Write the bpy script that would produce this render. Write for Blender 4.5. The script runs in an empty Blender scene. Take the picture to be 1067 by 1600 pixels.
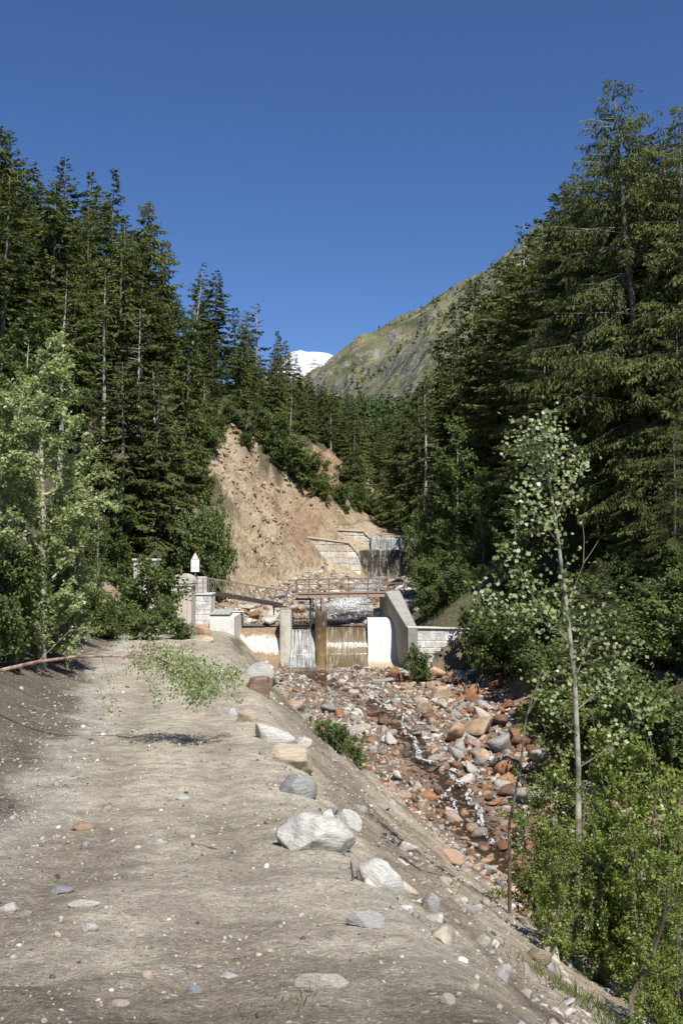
import bpy, bmesh, math, random
import numpy as np
from mathutils import Vector, Matrix

# ------------------------------------------------------------------ camera, sky, sun, exposure
SC = bpy.context.scene
COL = SC.collection
F = 1600.0                      # focal length in pixels of the 1067x1600 photograph
PITCH = math.atan(70 / F)
cam_d = bpy.data.cameras.new('camera'); cam = bpy.data.objects.new('camera', cam_d); COL.objects.link(cam)
cam_d.sensor_fit = 'VERTICAL'; cam_d.sensor_height = 36; cam_d.lens = 36
cam_d.clip_start = 0.1; cam_d.clip_end = 30000
cam.location = (0, 0, 0); cam.rotation_euler = (math.pi / 2 + PITCH, 0, 0)
SC.camera = cam

SUN_EL, SUN_AZ = math.radians(54), math.radians(23)      # azimuth: to the right of straight behind the camera
sun_from = Vector((math.sin(SUN_AZ) * math.cos(SUN_EL), -math.cos(SUN_AZ) * math.cos(SUN_EL), math.sin(SUN_EL)))
world = bpy.data.worlds.new('World'); SC.world = world; world.use_nodes = True
wn = world.node_tree
for n in list(wn.nodes): wn.nodes.remove(n)
sky = wn.nodes.new('ShaderNodeTexSky'); sky.sky_type = 'NISHITA'; sky.sun_disc = False
sky.sun_elevation = SUN_EL
sky.sun_rotation = math.atan2(sun_from.x, sun_from.y)
sky.altitude = 2600; sky.air_density = 1.0; sky.dust_density = 0.45; sky.ozone_density = 5.0
bg = wn.nodes.new('ShaderNodeBackground'); bg.inputs['Strength'].default_value = 0.083
wo = wn.nodes.new('ShaderNodeOutputWorld')
hs_ = wn.nodes.new('ShaderNodeHueSaturation'); hs_.inputs['Saturation'].default_value = 1.12; hs_.inputs['Hue'].default_value = 0.507
wn.links.new(sky.outputs[0], hs_.inputs['Color']); wn.links.new(hs_.outputs[0], bg.inputs[0]); wn.links.new(bg.outputs[0], wo.inputs[0])
sun_d = bpy.data.lights.new('sun', 'SUN'); sun_d.energy = 4.6; sun_d.angle = math.radians(0.53); sun_d.color = (1.0, 0.955, 0.88)
sun = bpy.data.objects.new('sun', sun_d); COL.objects.link(sun)
sun.rotation_euler = sun_from.to_track_quat('Z', 'Y').to_euler()
SC.view_settings.view_transform = 'Standard'; SC.view_settings.look = 'None'
SC.view_settings.exposure = 0.62; SC.view_settings.gamma = 1.0; SC.view_settings.use_curve_mapping = False
SC.render.engine = 'CYCLES'
SC.cycles.max_bounces = 5; SC.cycles.diffuse_bounces = 2; SC.cycles.glossy_bounces = 2
SC.cycles.transmission_bounces = 3; SC.cycles.transparent_max_bounces = 6
SC.cycles.caustics_reflective = False; SC.cycles.caustics_refractive = False

RNG = np.random.default_rng(7)
random.seed(7)

# ------------------------------------------------------------------ helpers
CP, SP = math.cos(PITCH), math.sin(PITCH)
def P(px, py, D):
    """world point seen at photo pixel (px,py) at forward distance D"""
    u = (px - 533.5) / F; v = (800 - py) / F
    fy = CP - v * SP; fz = SP + v * CP
    s = D / fy
    return Vector((u * s, D, fz * s))
def pix(x, y, z):
    dep = y * CP + z * SP; up = -y * SP + z * CP
    return 533.5 + F * x / dep, 800 - F * up / dep

def _hash(ix, iy, iz, seed):
    h = (ix.astype(np.int64) * 374761393 + iy.astype(np.int64) * 668265263 + iz.astype(np.int64) * 2147483647 + seed * 1274126177) & 0xffffffff
    h = ((h ^ (h >> 13)) * 1274126177) & 0xffffffff
    h = ((h ^ (h >> 16)) * 2246822519) & 0xffffffff
    return ((h ^ (h >> 15)) & 0xffffff) / float(0xffffff)
def vn(x, y, seed=0, z=None):
    x = np.asarray(x, float); y = np.asarray(y, float)
    ix = np.floor(x); iy = np.floor(y); fx = x - ix; fy = y - iy
    fx = fx * fx * (3 - 2 * fx); fy = fy * fy * (3 - 2 * fy)
    if z is None:
        k = np.zeros_like(ix)
        a = _hash(ix, iy, k, seed); b = _hash(ix + 1, iy, k, seed); c = _hash(ix, iy + 1, k, seed); d = _hash(ix + 1, iy + 1, k, seed)
        return (a + (b - a) * fx) * (1 - fy) + (c + (d - c) * fx) * fy
    z = np.asarray(z, float); iz = np.floor(z); fz = z - iz; fz = fz * fz * (3 - 2 * fz)
    r = []
    for dz in (0, 1):
        a = _hash(ix, iy, iz + dz, seed); b = _hash(ix + 1, iy, iz + dz, seed); c = _hash(ix, iy + 1, iz + dz, seed); d = _hash(ix + 1, iy + 1, iz + dz, seed)
        r.append((a + (b - a) * fx) * (1 - fy) + (c + (d - c) * fx) * fy)
    return r[0] + (r[1] - r[0]) * fz
def fbm(x, y, scale, octv=4, seed=0):
    s = 0; a = 0.5; t = 0
    x = np.asarray(x, float) / scale; y = np.asarray(y, float) / scale
    for i in range(octv):
        s = s + a * (vn(x, y, seed + i * 17) - 0.5); t += a; a *= 0.5; x = x * 2.03 + 5.1; y = y * 2.03 + 9.7
    return s / t * 2
def sstep(a, b, x):
    t = np.clip((np.asarray(x, float) - a) / (b - a), 0, 1); return t * t * (3 - 2 * t)

def npmesh(name, V, Fc, mat=None, smooth=False, col=None, parent=None):
    V = np.asarray(V, np.float32); Fc = np.asarray(Fc, np.int32); k = Fc.shape[1]; n = Fc.shape[0]
    me = bpy.data.meshes.new(name)
    me.vertices.add(len(V)); me.vertices.foreach_set('co', V.ravel())
    me.loops.add(n * k); me.loops.foreach_set('vertex_index', Fc.ravel())
    me.polygons.add(n); me.polygons.foreach_set('loop_start', np.arange(0, n * k, k, dtype=np.int32))
    me.polygons.foreach_set('loop_total', np.full(n, k, np.int32))
    if smooth: me.polygons.foreach_set('use_smooth', np.ones(n, bool))
    if col is not None:
        at = me.color_attributes.new('Col', 'FLOAT_COLOR', 'POINT')
        c4 = np.ones((len(V), 4), np.float32); c4[:, :3] = col; at.data.foreach_set('color', c4.ravel())
    me.update(calc_edges=True)
    if mat: me.materials.append(mat)
    return me
def link(name, me, parent=None, loc=None):
    o = bpy.data.objects.new(name, me); COL.objects.link(o)
    if parent is not None: o.parent = parent
    if loc is not None: o.location = loc
    return o
def tag(o, label=None, cat=None, group=None, kind=None):
    if label: o['label'] = label
    if cat: o['category'] = cat
    if group: o['group'] = group
    if kind: o['kind'] = kind
    return o
def empty(name, loc=(0, 0, 0)):
    o = bpy.data.objects.new(name, None); COL.objects.link(o); o.location = loc; o.empty_display_size = 0.2
    return o

class MB:
    """collects shapes for one mesh"""
    def __init__(s): s.v = []; s.f = []
    def add(s, vs, fs):
        b = len(s.v); s.v += [tuple(x) for x in vs]; s.f += [tuple(i + b for i in f) for f in fs]; return s
    def hexa(s, p):      # 8 points: bottom 4, top 4
        return s.add(p, [(3, 2, 1, 0), (4, 5, 6, 7), (0, 1, 5, 4), (1, 2, 6, 5), (2, 3, 7, 6), (3, 0, 4, 7)])
    def box(s, x0, x1, y0, y1, z0, z1):
        return s.hexa([(x0, y0, z0), (x1, y0, z0), (x1, y1, z0), (x0, y1, z0), (x0, y0, z1), (x1, y0, z1), (x1, y1, z1), (x0, y1, z1)])
    def tube(s, pts, rad, n=6, cap=True):
        pts = [Vector(p) for p in pts]; m = len(pts)
        if not hasattr(rad, '__len__'): rad = [rad] * m
        rings = []
        up0 = Vector((0.31, 0.2, 0.93))
        for i, p in enumerate(pts):
            d = (pts[min(i + 1, m - 1)] - pts[max(i - 1, 0)]).normalized()
            a = d.cross(up0)
            if a.length < 1e-3: a = d.cross(Vector((1, 0, 0)))
            a.normalize(); b = d.cross(a)
            rings.append([p + (a * math.cos(2 * math.pi * k / n) + b * math.sin(2 * math.pi * k / n)) * rad[i] for k in range(n)])
        vs = [q for r in rings for q in r]
        fs = [(i * n + k, i * n + (k + 1) % n, (i + 1) * n + (k + 1) % n, (i + 1) * n + k) for i in range(m - 1) for k in range(n)]
        if cap: fs += [tuple(range(n - 1, -1, -1)), tuple((m - 1) * n + k for k in range(n))]
        return s.add(vs, fs)
    def bar(s, a, b, w=0.05, h=None):
        """rectangular bar between two points"""
        a = Vector(a); b = Vector(b); h = h or w
        d = (b - a).normalized(); ref = Vector((0, 0, 1)) if abs(d.z) < 0.9 else Vector((0, 1, 0))
        u = d.cross(ref).normalized() * w / 2; v = u.cross(d).normalized() * h / 2
        return s.hexa([a - u - v, a + u - v, a + u + v, a - u + v, b - u - v, b + u - v, b + u + v, b - u + v])
    def prism(s, outline, y0, y1, y0s=None):
        """outline of (x,z) extruded from y0 to y1"""
        n = len(outline)
        vs = [(x, y0, z) for x, z in outline] + [(x, y1, z) for x, z in outline]
        fs = [tuple(range(n - 1, -1, -1)), tuple(range(n, 2 * n))] + [(i, (i + 1) % n, (i + 1) % n + n, i + n) for i in range(n)]
        return s.add(vs, fs)
    def sweep(s, profile, xs, shift=None):
        """profile of (y,z) swept through x positions; shift(x_index, y) may bend x"""
        n = len(profile); vs = []; fs = []
        for i, x in enumerate(xs):
            for (y, z) in profile: vs.append((x(y) if callable(x) else x, y, z))
        for i in range(len(xs) - 1):
            for k in range(n): fs.append((i * n + k, (i + 1) * n + k, (i + 1) * n + (k + 1) % n, i * n + (k + 1) % n))
        fs += [tuple(range(n)), tuple((len(xs) - 1) * n + k for k in range(n - 1, -1, -1))]
        return s.add(vs, fs)
    def mesh(s, name, mat, smooth=False, bevel=0):
        me = bpy.data.meshes.new(name); me.from_pydata(s.v, [], s.f)
        bm = bmesh.new(); bm.from_mesh(me)
        bmesh.ops.recalc_face_normals(bm, faces=bm.faces[:])
        if bevel: bmesh.ops.bevel(bm, geom=[e for e in bm.edges if e.calc_face_angle(0) > 0.5], offset=bevel, segments=2, affect='EDGES', profile=0.6)
        bm.to_mesh(me); bm.free()
        if smooth:
            for p in me.polygons: p.use_smooth = True
            try: me.set_sharp_from_angle(angle=math.radians(40))
            except Exception: pass
        me.materials.append(mat); return me
    def build(s, name, mat, parent=None, smooth=False, bevel=0):
        return link(name, s.mesh(name, mat, smooth, bevel), parent)

# ------------------------------------------------------------------ materials
def lin(h):
    h = h.lstrip('#'); r = [int(h[i:i + 2], 16) / 255 for i in (0, 2, 4)]
    return tuple(c / 12.92 if c <= 0.04045 else ((c + 0.055) / 1.055) ** 2.4 for c in r)
class NT:
    def __init__(s, name):
        s.m = bpy.data.materials.new(name); s.m.use_nodes = True; s.t = s.m.node_tree
        for n in list(s.t.nodes): s.t.nodes.remove(n)
        s.out = s.n('ShaderNodeOutputMaterial')
    def n(s, k, **kw):
        x = s.t.nodes.new(k)
        for a, b in kw.items(): setattr(x, a, b)
        return x
    def l(s, a, b): s.t.links.new(a, b)
    def set(s, sock, v):
        if hasattr(v, 'is_output'): s.l(v, sock)
        elif isinstance(v, (tuple, list)) and len(v) == 3 and sock.type == 'RGBA': sock.default_value = (*v, 1)
        else: sock.default_value = v
    def pos(s):
        return s.n('ShaderNodeNewGeometry').outputs['Position']
    def objco(s): return s.n('ShaderNodeTexCoord').outputs['Object']
    def noise(s, co, scale, detail=4, rough=0.55, dist=0.0):
        x = s.n('ShaderNodeTexNoise'); s.l(co, x.inputs['Vector']); x.inputs['Scale'].default_value = scale
        x.inputs['Detail'].default_value = detail; x.inputs['Roughness'].default_value = rough; x.inputs['Distortion'].default_value = dist
        return x.outputs['Fac']
    def voro(s, co, scale, out='Distance', feature='F1'):
        x = s.n('ShaderNodeTexVoronoi', feature=feature); s.l(co, x.inputs['Vector']); x.inputs['Scale'].default_value = scale
        return x.outputs[out]
    def ramp(s, fac, stops):
        x = s.n('ShaderNodeValToRGB'); e = x.color_ramp.elements
        while len(e) < len(stops): e.new(0.5)
        for i, (p, c) in enumerate(stops):
            e[i].position = p; e[i].color = (*c, 1) if isinstance(c, (tuple, list)) else (c, c, c, 1)
        s.l(fac, x.inputs[0]); return x.outputs[0]
    def mix(s, fac, a, b, mode='MIX'):
        x = s.n('ShaderNodeMix', data_type='RGBA', blend_type=mode)
        s.set(x.inputs[0], fac); s.set(x.inputs[6], a); s.set(x.inputs[7], b); return x.outputs[2]
    def math(s, op, a, b=0.0, clamp=False):
        x = s.n('ShaderNodeMath', operation=op); x.use_clamp = clamp; s.set(x.inputs[0], a); s.set(x.inputs[1], b); return x.outputs[0]
    def map(s, co, scale=(1, 1, 1), rot=(0, 0, 0)):
        x = s.n('ShaderNodeMapping'); s.l(co, x.inputs[0]); x.inputs['Scale'].default_value = scale; x.inputs['Rotation'].default_value = rot; return x.outputs[0]
    def attr(s, name='Col'):
        return s.n('ShaderNodeAttribute', attribute_name=name).outputs['Color']
    def objcol(s): return s.n('ShaderNodeObjectInfo').outputs['Color']
    def objrand(s): return s.n('ShaderNodeObjectInfo').outputs['Random']
    def sepz(s, co, i=2):
        x = s.n('ShaderNodeSeparateXYZ'); s.l(co, x.inputs[0]); return x.outputs[i]
    def bump(s, h, strength=0.4, dist=0.05):
        x = s.n('ShaderNodeBump'); s.l(h, x.inputs['Height']); x.inputs['Strength'].default_value = strength; x.inputs['Distance'].default_value = dist
        return x.outputs['Normal']
    def bsdf(s, color, rough=0.9, spec=0.2, normal=None, metallic=0.0, **kw):
        b = s.n('ShaderNodeBsdfPrincipled'); s.set(b.inputs['Base Color'], color); s.set(b.inputs['Roughness'], rough)
        s.set(b.inputs['Specular IOR Level'], spec); s.set(b.inputs['Metallic'], metallic)
        if normal is not None: s.l(normal, b.inputs['Normal'])
        for k, v in kw.items(): s.set(b.inputs[k], v)
        return b.outputs[0]
    def done(s, sh): s.l(sh, s.out.inputs[0]); return s.m

def mat_ground():
    t = NT('soil'); p = t.pos()
    c = t.attr()
    big = t.noise(p, 0.5, 6, 0.62); mid = t.noise(p, 3.2, 10, 0.72); fine = t.noise(p, 24, 8, 0.75); grit = t.noise(p, 110, 3, 0.7)
    c = t.mix(1.0, c, t.ramp(big, [(0.3, 0.74), (0.7, 1.2)]), 'MULTIPLY')
    c = t.mix(1.0, c, t.ramp(mid, [(0.36, 0.68), (0.64, 1.28)]), 'MULTIPLY')
    c = t.mix(1.0, c, t.ramp(fine, [(0.38, 0.66), (0.62, 1.32)]), 'MULTIPLY')
    c = t.mix(1.0, c, t.ramp(grit, [(0.40, 0.68), (0.60, 1.30)]), 'MULTIPLY')
    hs = []
    for sc, thr, rad, amt in ((13.0, 0.80, 0.34, 0.6), (34.0, 0.66, 0.36, 0.5), (80.0, 0.6, 0.38, 0.45)):
        vo = t.n('ShaderNodeTexVoronoi'); t.l(p, vo.inputs['Vector']); vo.inputs['Scale'].default_value = sc
        rnd = t.sepz(vo.outputs['Color'], 0); rr_ = t.math('MULTIPLY', t.math('GREATER_THAN', rnd, thr), rad)
        dome = t.math('MAXIMUM', t.math('SUBTRACT', rr_, vo.outputs['Distance']), 0.0)
        peb = t.math('GREATER_THAN', dome, 0.02)
        c = t.mix(t.math('MULTIPLY', peb, amt), c, t.ramp(t.sepz(vo.outputs['Color'], 1), [(0.0, (0.13, 0.105, 0.08)), (0.45, (0.34, 0.30, 0.245)), (1.0, (0.56, 0.53, 0.47))]))
        hs.append(t.math('MULTIPLY', dome, 9.0 / sc))
    h = t.math('ADD', t.math('ADD', t.math('MULTIPLY', mid, 0.55), t.math('MULTIPLY', fine, 0.22)), t.math('ADD', hs[0], t.math('ADD', hs[1], t.math('ADD', hs[2], t.math('MULTIPLY', grit, 0.09)))))
    sc_ = t.n('ShaderNodeAttribute', attribute_name='scar').outputs['Fac']; cr = t.noise(t.map(p, (1, 1, 0.6)), 1.0, 9, 0.72, 0.4)
    h = t.math('ADD', h, t.math('MULTIPLY', t.math('MULTIPLY', cr, sc_), 4.0))
    c = t.mix(t.math('MULTIPLY', sc_, t.ramp(cr, [(0.36, 0.6), (0.45, 0.0)])), c, (0.13, 0.09, 0.055))
    return t.done(t.bsdf(c, 0.95, 0.12, t.bump(h, 1.0, 0.10)))
def mat_rock(kind):
    t = NT('rock_' + kind); p = t.pos() if kind == 'rubble' else t.objco()
    base = t.attr() if kind == 'rubble' else t.objcol()
    a = t.noise(p, 2.2, 6, 0.65); b = t.noise(p, 14, 4, 0.6); s = t.noise(p, 70, 2, 0.5)
    c = t.mix(1.0, base, t.ramp(a, [(0.3, 0.62), (0.7, 1.28)]), 'MULTIPLY')
    c = t.mix(1.0, c, t.ramp(b, [(0.3, 0.72), (0.7, 1.2)]), 'MULTIPLY')
    c = t.mix(t.ramp(s, [(0.56, 0.0), (0.68, 0.35)]), c, (0.10, 0.09, 0.08))
    c = t.mix(t.ramp(t.noise(p, 1.1, 3, 0.6), [(0.56, 0.0), (0.72, 0.4)]), c, (0.30, 0.17, 0.09))
    h = t.math('ADD', a, t.math('MULTIPLY', b, 0.4))
    return t.done(t.bsdf(c, 0.85, 0.25, t.bump(h, 0.7, 0.06)))
def mat_boulder():
    t = NT('boulder_gneiss'); p = t.objco(); base = t.objcol()
    st = t.noise(t.map(p, (1.2, 1.2, 7), (0.5, 0.35, 0)), 2.4, 6, 0.65, 0.6)
    a = t.noise(p, 1.8, 6, 0.65); b = t.noise(p, 22, 4, 0.65); s = t.noise(p, 55, 2, 0.5)
    c = t.mix(1.0, base, t.ramp(st, [(0.32, 0.66), (0.66, 1.22)]), 'MULTIPLY')
    c = t.mix(1.0, c, t.ramp(b, [(0.3, 0.74), (0.7, 1.2)]), 'MULTIPLY')
    c = t.mix(t.ramp(s, [(0.58, 0.0), (0.66, 0.5)]), c, (0.13, 0.125, 0.12))
    c = t.mix(t.ramp(a, [(0.56, 0.0), (0.75, 0.55)]), c, (0.33, 0.26, 0.18))
    h = t.math('ADD', t.math('MULTIPLY', st, 0.6), t.math('ADD', a, t.math('MULTIPLY', b, 0.3)))
    return t.done(t.bsdf(c, 0.85, 0.25, t.bump(h, 0.6, 0.06)))
def mat_leaf(name, dark, light, trans=0.35, rough=0.5, spec=0.35, nscale=0.6):
    t = NT(name); r = t.sepz(t.attr(), 0)
    nz = t.noise(t.pos(), nscale, 3, 0.6)
    f = t.math('ADD', t.math('MULTIPLY', r, 0.6), t.math('MULTIPLY', t.math('SUBTRACT', nz, 0.5), 0.9), True)
    f = t.math('ADD', f, t.math('MULTIPLY', t.math('SUBTRACT', t.objrand(), 0.5), 0.45), True)
    c = t.mix(f, dark, light)
    b = t.bsdf(c, rough, spec)
    tr = t.n('ShaderNodeBsdfTranslucent'); t.set(tr.inputs[0], t.mix(1.0, c, (1.0, 1.05, 0.45), 'MULTIPLY'))
    m = t.n('ShaderNodeMixShader'); m.inputs[0].default_value = trans; t.l(b, m.inputs[1]); t.l(tr.outputs[0], m.inputs[2])
    return t.done(m.outputs[0])
def mat_bark(name, a, b, scale=6, stretch=(1, 1, 0.25)):
    t = NT(name); p = t.map(t.objco(), stretch)
    n = t.noise(p, scale, 5, 0.65)
    c = t.mix(t.ramp(n, [(0.38, 0.0), (0.62, 1.0)]), a, b)
    return t.done(t.bsdf(c, 0.9, 0.15, t.bump(n, 0.5, 0.03)))
def mat_concrete(name, base, dirt=(0.16, 0.14, 0.11), amt=0.5, scale=1.2):
    t = NT(name); p = t.pos()
    a = t.noise(p, scale, 6, 0.65); b = t.noise(p, 9, 4, 0.6)
    run = t.noise(t.map(p, (3.5, 3.5, 0.35)), 1.0, 5, 0.6)
    c = t.mix(1.0, base, t.ramp(b, [(0.3, 0.85), (0.7, 1.08)]), 'MULTIPLY')
    c = t.mix(t.math('MULTIPLY', t.ramp(a, [(0.48, 0.0), (0.72, 1.0)]), amt), c, dirt)
    c = t.mix(t.math('MULTIPLY', t.ramp(run, [(0.52, 0.0), (0.75, 1.0)]), amt), c, dirt)
    return t.done(t.bsdf(c, 0.88, 0.25, t.bump(t.math('ADD', a, t.math('MULTIPLY', b, 0.5)), 0.35, 0.03)))
def mat_spill(name, stops, wet=0.0, z0=-7.5, z1=-4.6, patches=True, lime=False):
    """weathered weir face: mineral stain bands down the face, broken up by noise"""
    t = NT(name); p = t.pos()
    z = t.math('DIVIDE', t.math('SUBTRACT', t.sepz(p), z0), z1 - z0)
    n = t.noise(t.map(p, (1.4, 1.4, 0.8)), 1.3, 6, 0.7)
    zz = t.math('ADD', z, t.math('MULTIPLY', t.math('SUBTRACT', n, 0.5), 0.35))
    c = t.ramp(zz, stops)
    run = t.noise(t.map(p, (5, 0.4, 0.3)), 1.2, 5, 0.65)
    c = t.mix(t.math('MULTIPLY', t.ramp(run, [(0.47, 0.0), (0.68, 1.0)]), 0.6 if patches else 0.45), c, (0.20, 0.13, 0.06) if patches else (0.35, 0.30, 0.22))
    blot = t.noise(p, 2.6, 6, 0.7)
    c = t.mix(t.math('MULTIPLY', t.ramp(blot, [(0.55, 0.0), (0.62, 1.0)]), 0.55 if patches else 0.12), c, (0.33, 0.31, 0.28))
    if lime:
        li = t.noise(t.map(p, (4.5, 0.4, 0.5)), 1.3, 4, 0.6)
        c = t.mix(t.math('MULTIPLY', t.ramp(li, [(0.45, 0.0), (0.68, 1.0)]), 0.55), c, (0.47, 0.43, 0.36))
    return t.done(t.bsdf(c, 0.85 - 0.6 * wet, 0.25 + 0.4 * wet, t.bump(t.math('ADD', n, run), 0.3, 0.03)))
def mat_water(name):
    t = NT(name); p = t.pos(); foam = t.sepz(t.attr(), 0)
    n = t.noise(p, 3.2, 5, 0.7, 0.4); r = t.noise(t.map(p, (6, 2.5, 3)), 1.6, 4, 0.65)
    f = t.ramp(t.math('ADD', foam, t.math('MULTIPLY', t.math('SUBTRACT', r, 0.5), 1.5)), [(0.45, 0.0), (0.75, 1.0)])
    w = t.bsdf((0.05, 0.038, 0.022), 0.08, 0.6, t.bump(n, 0.6, 0.08))
    tr = t.n('ShaderNodeBsdfTransparent'); tr.inputs[0].default_value = (0.75, 0.62, 0.45, 1)
    m1 = t.n('ShaderNodeMixShader'); m1.inputs[0].default_value = 0.5; t.l(tr.outputs[0], m1.inputs[1]); t.l(w, m1.inputs[2])
    wh = t.bsdf((0.82, 0.85, 0.87), 0.5, 0.4, t.bump(r, 0.6, 0.08))
    m2 = t.n('ShaderNodeMixShader'); t.l(f, m2.inputs[0]); t.l(m1.outputs[0], m2.inputs[1]); t.l(wh, m2.inputs[2])
    return t.done(m2.outputs[0])
def mat_fall(name, dens=0.5, stretch=(9, 0.4, 0.6), tint=(0.78, 0.82, 0.84)):
    """falling sheet of water: white strands over clear film"""
    t = NT(name); p = t.pos()
    r = t.noise(t.map(p, stretch), 1.0, 4, 0.6); b = t.noise(p, 1.4, 4, 0.6)
    f = t.ramp(t.math('ADD', r, t.math('MULTIPLY', t.math('SUBTRACT', b, 0.5), 0.3)), [(0.58 - 0.35 * dens, 0.0), (0.92 - 0.3 * dens, 1.0)])
    wh = t.bsdf(tint, 0.4, 0.5, t.bump(r, 0.5, 0.05))
    gl = t.bsdf((0.07, 0.06, 0.04), 0.1, 0.6, t.bump(r, 0.5, 0.05))
    tr = t.n('ShaderNodeBsdfTransparent'); tr.inputs[0].default_value = (0.85, 0.82, 0.74, 1)
    m1 = t.n('ShaderNodeMixShader'); m1.inputs[0].default_value = 0.28; t.l(tr.outputs[0], m1.inputs[1]); t.l(gl, m1.inputs[2])
    m2 = t.n('ShaderNodeMixShader'); t.l(f, m2.inputs[0]); t.l(m1.outputs[0], m2.inputs[1]); t.l(wh, m2.inputs[2])
    return t.done(m2.outputs[0])
def mat_plain(name, color, rough=0.6, spec=0.3, metallic=0.0, var=0.25, scale=8):
    t = NT(name); n = t.noise(t.pos(), scale, 4, 0.6)
    c = t.mix(1.0, color, t.ramp(n, [(0.3, 1 - var), (0.7, 1 + var * 0.7)]), 'MULTIPLY')
    return t.done(t.bsdf(c, rough, spec, None, metallic))
def mat_mountain():
    t = NT('alpine_slope'); p = t.pos()
    a = t.noise(p, 0.004, 8, 0.62); b = t.noise(p, 0.02, 7, 0.65); d = t.noise(p, 0.09, 5, 0.7)
    nz = t.sepz(t.n('ShaderNodeNewGeometry').outputs['Normal'])
    grass = t.mix(t.ramp(b, [(0.35, 0.0), (0.65, 1.0)]), (0.125, 0.130, 0.066), (0.235, 0.215, 0.130))
    rock = t.mix(t.ramp(d, [(0.3, 0.0), (0.7, 1.0)]), (0.17, 0.155, 0.13), (0.34, 0.31, 0.26))
    f = t.math('ADD', t.math('MULTIPLY', t.math('SUBTRACT', b, 0.5), 1.6), t.math('ADD', t.math('MULTIPLY', t.math('SUBTRACT', 0.72, nz), 2.2), t.math('MULTIPLY', t.math('SUBTRACT', d, 0.5), 1.0)))
    c = t.mix(t.ramp(f, [(0.08, 0.0), (0.30, 1.0)]), grass, rock)
    c = t.mix(t.math('MULTIPLY', t.ramp(t.noise(p, 0.011, 6, 0.7), [(0.52, 0.0), (0.6, 1.0)]), 0.8), c, (0.065, 0.082, 0.042))
    return t.done(t.bsdf(c, 0.95, 0.1, t.bump(t.math('ADD', b, t.math('MULTIPLY', d, 0.5)), 1.0, 14)))
def mat_snow():
    t = NT('snowfield'); p = t.pos()
    b = t.noise(p, 0.006, 8, 0.7); nz = t.sepz(t.n('ShaderNodeNewGeometry').outputs['Normal']); d = t.noise(p, 0.03, 5, 0.7)
    f = t.math('ADD', t.math('SUBTRACT', b, 0.5), t.math('ADD', t.math('MULTIPLY', t.math('SUBTRACT', 0.78, nz), 0.9), t.math('MULTIPLY', t.math('SUBTRACT', d, 0.5), 0.7)))
    lowz = t.math('MULTIPLY', t.math('SUBTRACT', 1075.0, t.sepz(p)), 0.004)
    c = t.mix(t.ramp(t.math('ADD', f, t.math('ADD', 0.06, t.math('MAXIMUM', lowz, 0.0))), [(0.02, 0.0), (0.10, 1.0)]), (0.60, 0.63, 0.68), (0.20, 0.19, 0.185))
    return t.done(t.bsdf(c, 0.7, 0.2, t.bump(b, 0.8, 30)))

M = {}
M['soil'] = mat_ground()
M['rubble'] = mat_rock('rubble'); M['rock'] = mat_rock('stone'); M['boulder'] = mat_boulder()
M['needle'] = mat_leaf('spruce_needles', (0.052, 0.074, 0.023), (0.195, 0.220, 0.066), 0.32, 0.6, 0.25)
M['needle_dry'] = mat_leaf('dry_spruce_needles', (0.060, 0.065, 0.035), (0.150, 0.145, 0.080), 0.15, 0.7, 0.2)
M['needle_light'] = mat_leaf('larch_needles', (0.065, 0.095, 0.026), (0.215, 0.255, 0.075), 0.35, 0.6, 0.2)
M['needle_far'] = mat_leaf('far_forest_needles', (0.035, 0.060, 0.022), (0.105, 0.145, 0.048), 0.15, 0.8, 0.1, 0.08)
M['birch_leaf'] = mat_leaf('birch_leaves', (0.230, 0.290, 0.120), (0.520, 0.570, 0.330), 0.42, 0.40, 0.5)
M['alder_leaf'] = mat_leaf('alder_leaves', (0.105, 0.155, 0.028), (0.310, 0.370, 0.085), 0.35, 0.42, 0.45, 1.2)
M['bush_leaf'] = mat_leaf('bush_leaves', (0.080, 0.120, 0.035), (0.215, 0.260, 0.085), 0.3, 0.55, 0.3)
M['aspen_leaf'] = mat_leaf('aspen_leaves', (0.22, 0.27, 0.115), (0.52, 0.56, 0.34), 0.35, 0.4, 0.5, 2.0)
M['grass'] = mat_leaf('grass_blades', (0.07, 0.10, 0.025), (0.20, 0.22, 0.07), 0.3, 0.6, 0.25)
M['bark'] = mat_bark('spruce_bark', (0.085, 0.068, 0.055), (0.26, 0.23, 0.20))
M['bark_pale'] = mat_bark('weathered_bark', (0.20, 0.18, 0.16), (0.46, 0.43, 0.39))
M['birch_bark'] = mat_bark('birch_bark', (0.16, 0.13, 0.10), (0.52, 0.48, 0.41), 3, (1, 1, 3))
M['twig'] = mat_bark('twig_bark', (0.10, 0.075, 0.055), (0.23, 0.19, 0.15))
M['redstem'] = mat_bark('red_birch_bark', (0.16, 0.085, 0.06), (0.42, 0.30, 0.24), 3, (3, 1, 1))
M['white_conc'] = mat_concrete('white_concrete', (0.66, 0.65, 0.61), (0.30, 0.27, 0.22), 0.35)
M['grey_conc'] = mat_concrete('grey_concrete', (0.33, 0.32, 0.295), (0.17, 0.16, 0.14), 0.6)
M['pier_conc'] = mat_concrete('pier_concrete', (0.52, 0.49, 0.43), (0.25, 0.17, 0.10), 0.6)
M['wet_pier'] = mat_spill('wet_pier', [(0.0, (0.22, 0.15, 0.06)), (0.35, (0.20, 0.13, 0.06)), (0.75, (0.085, 0.052, 0.026)), (1.0, (0.075, 0.05, 0.03))], 0.8, -7.5, -4.0)
M['spill_left'] = mat_spill('dry_spillway', [(0.0, (0.22, 0.145, 0.085)), (0.28, (0.27, 0.185, 0.11)), (0.36, (0.60, 0.57, 0.52)), (0.66, (0.60, 0.57, 0.52)), (0.74, (0.25, 0.165, 0.10)), (0.9, (0.24, 0.17, 0.11)), (1.0, (0.12, 0.09, 0.06))])
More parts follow.
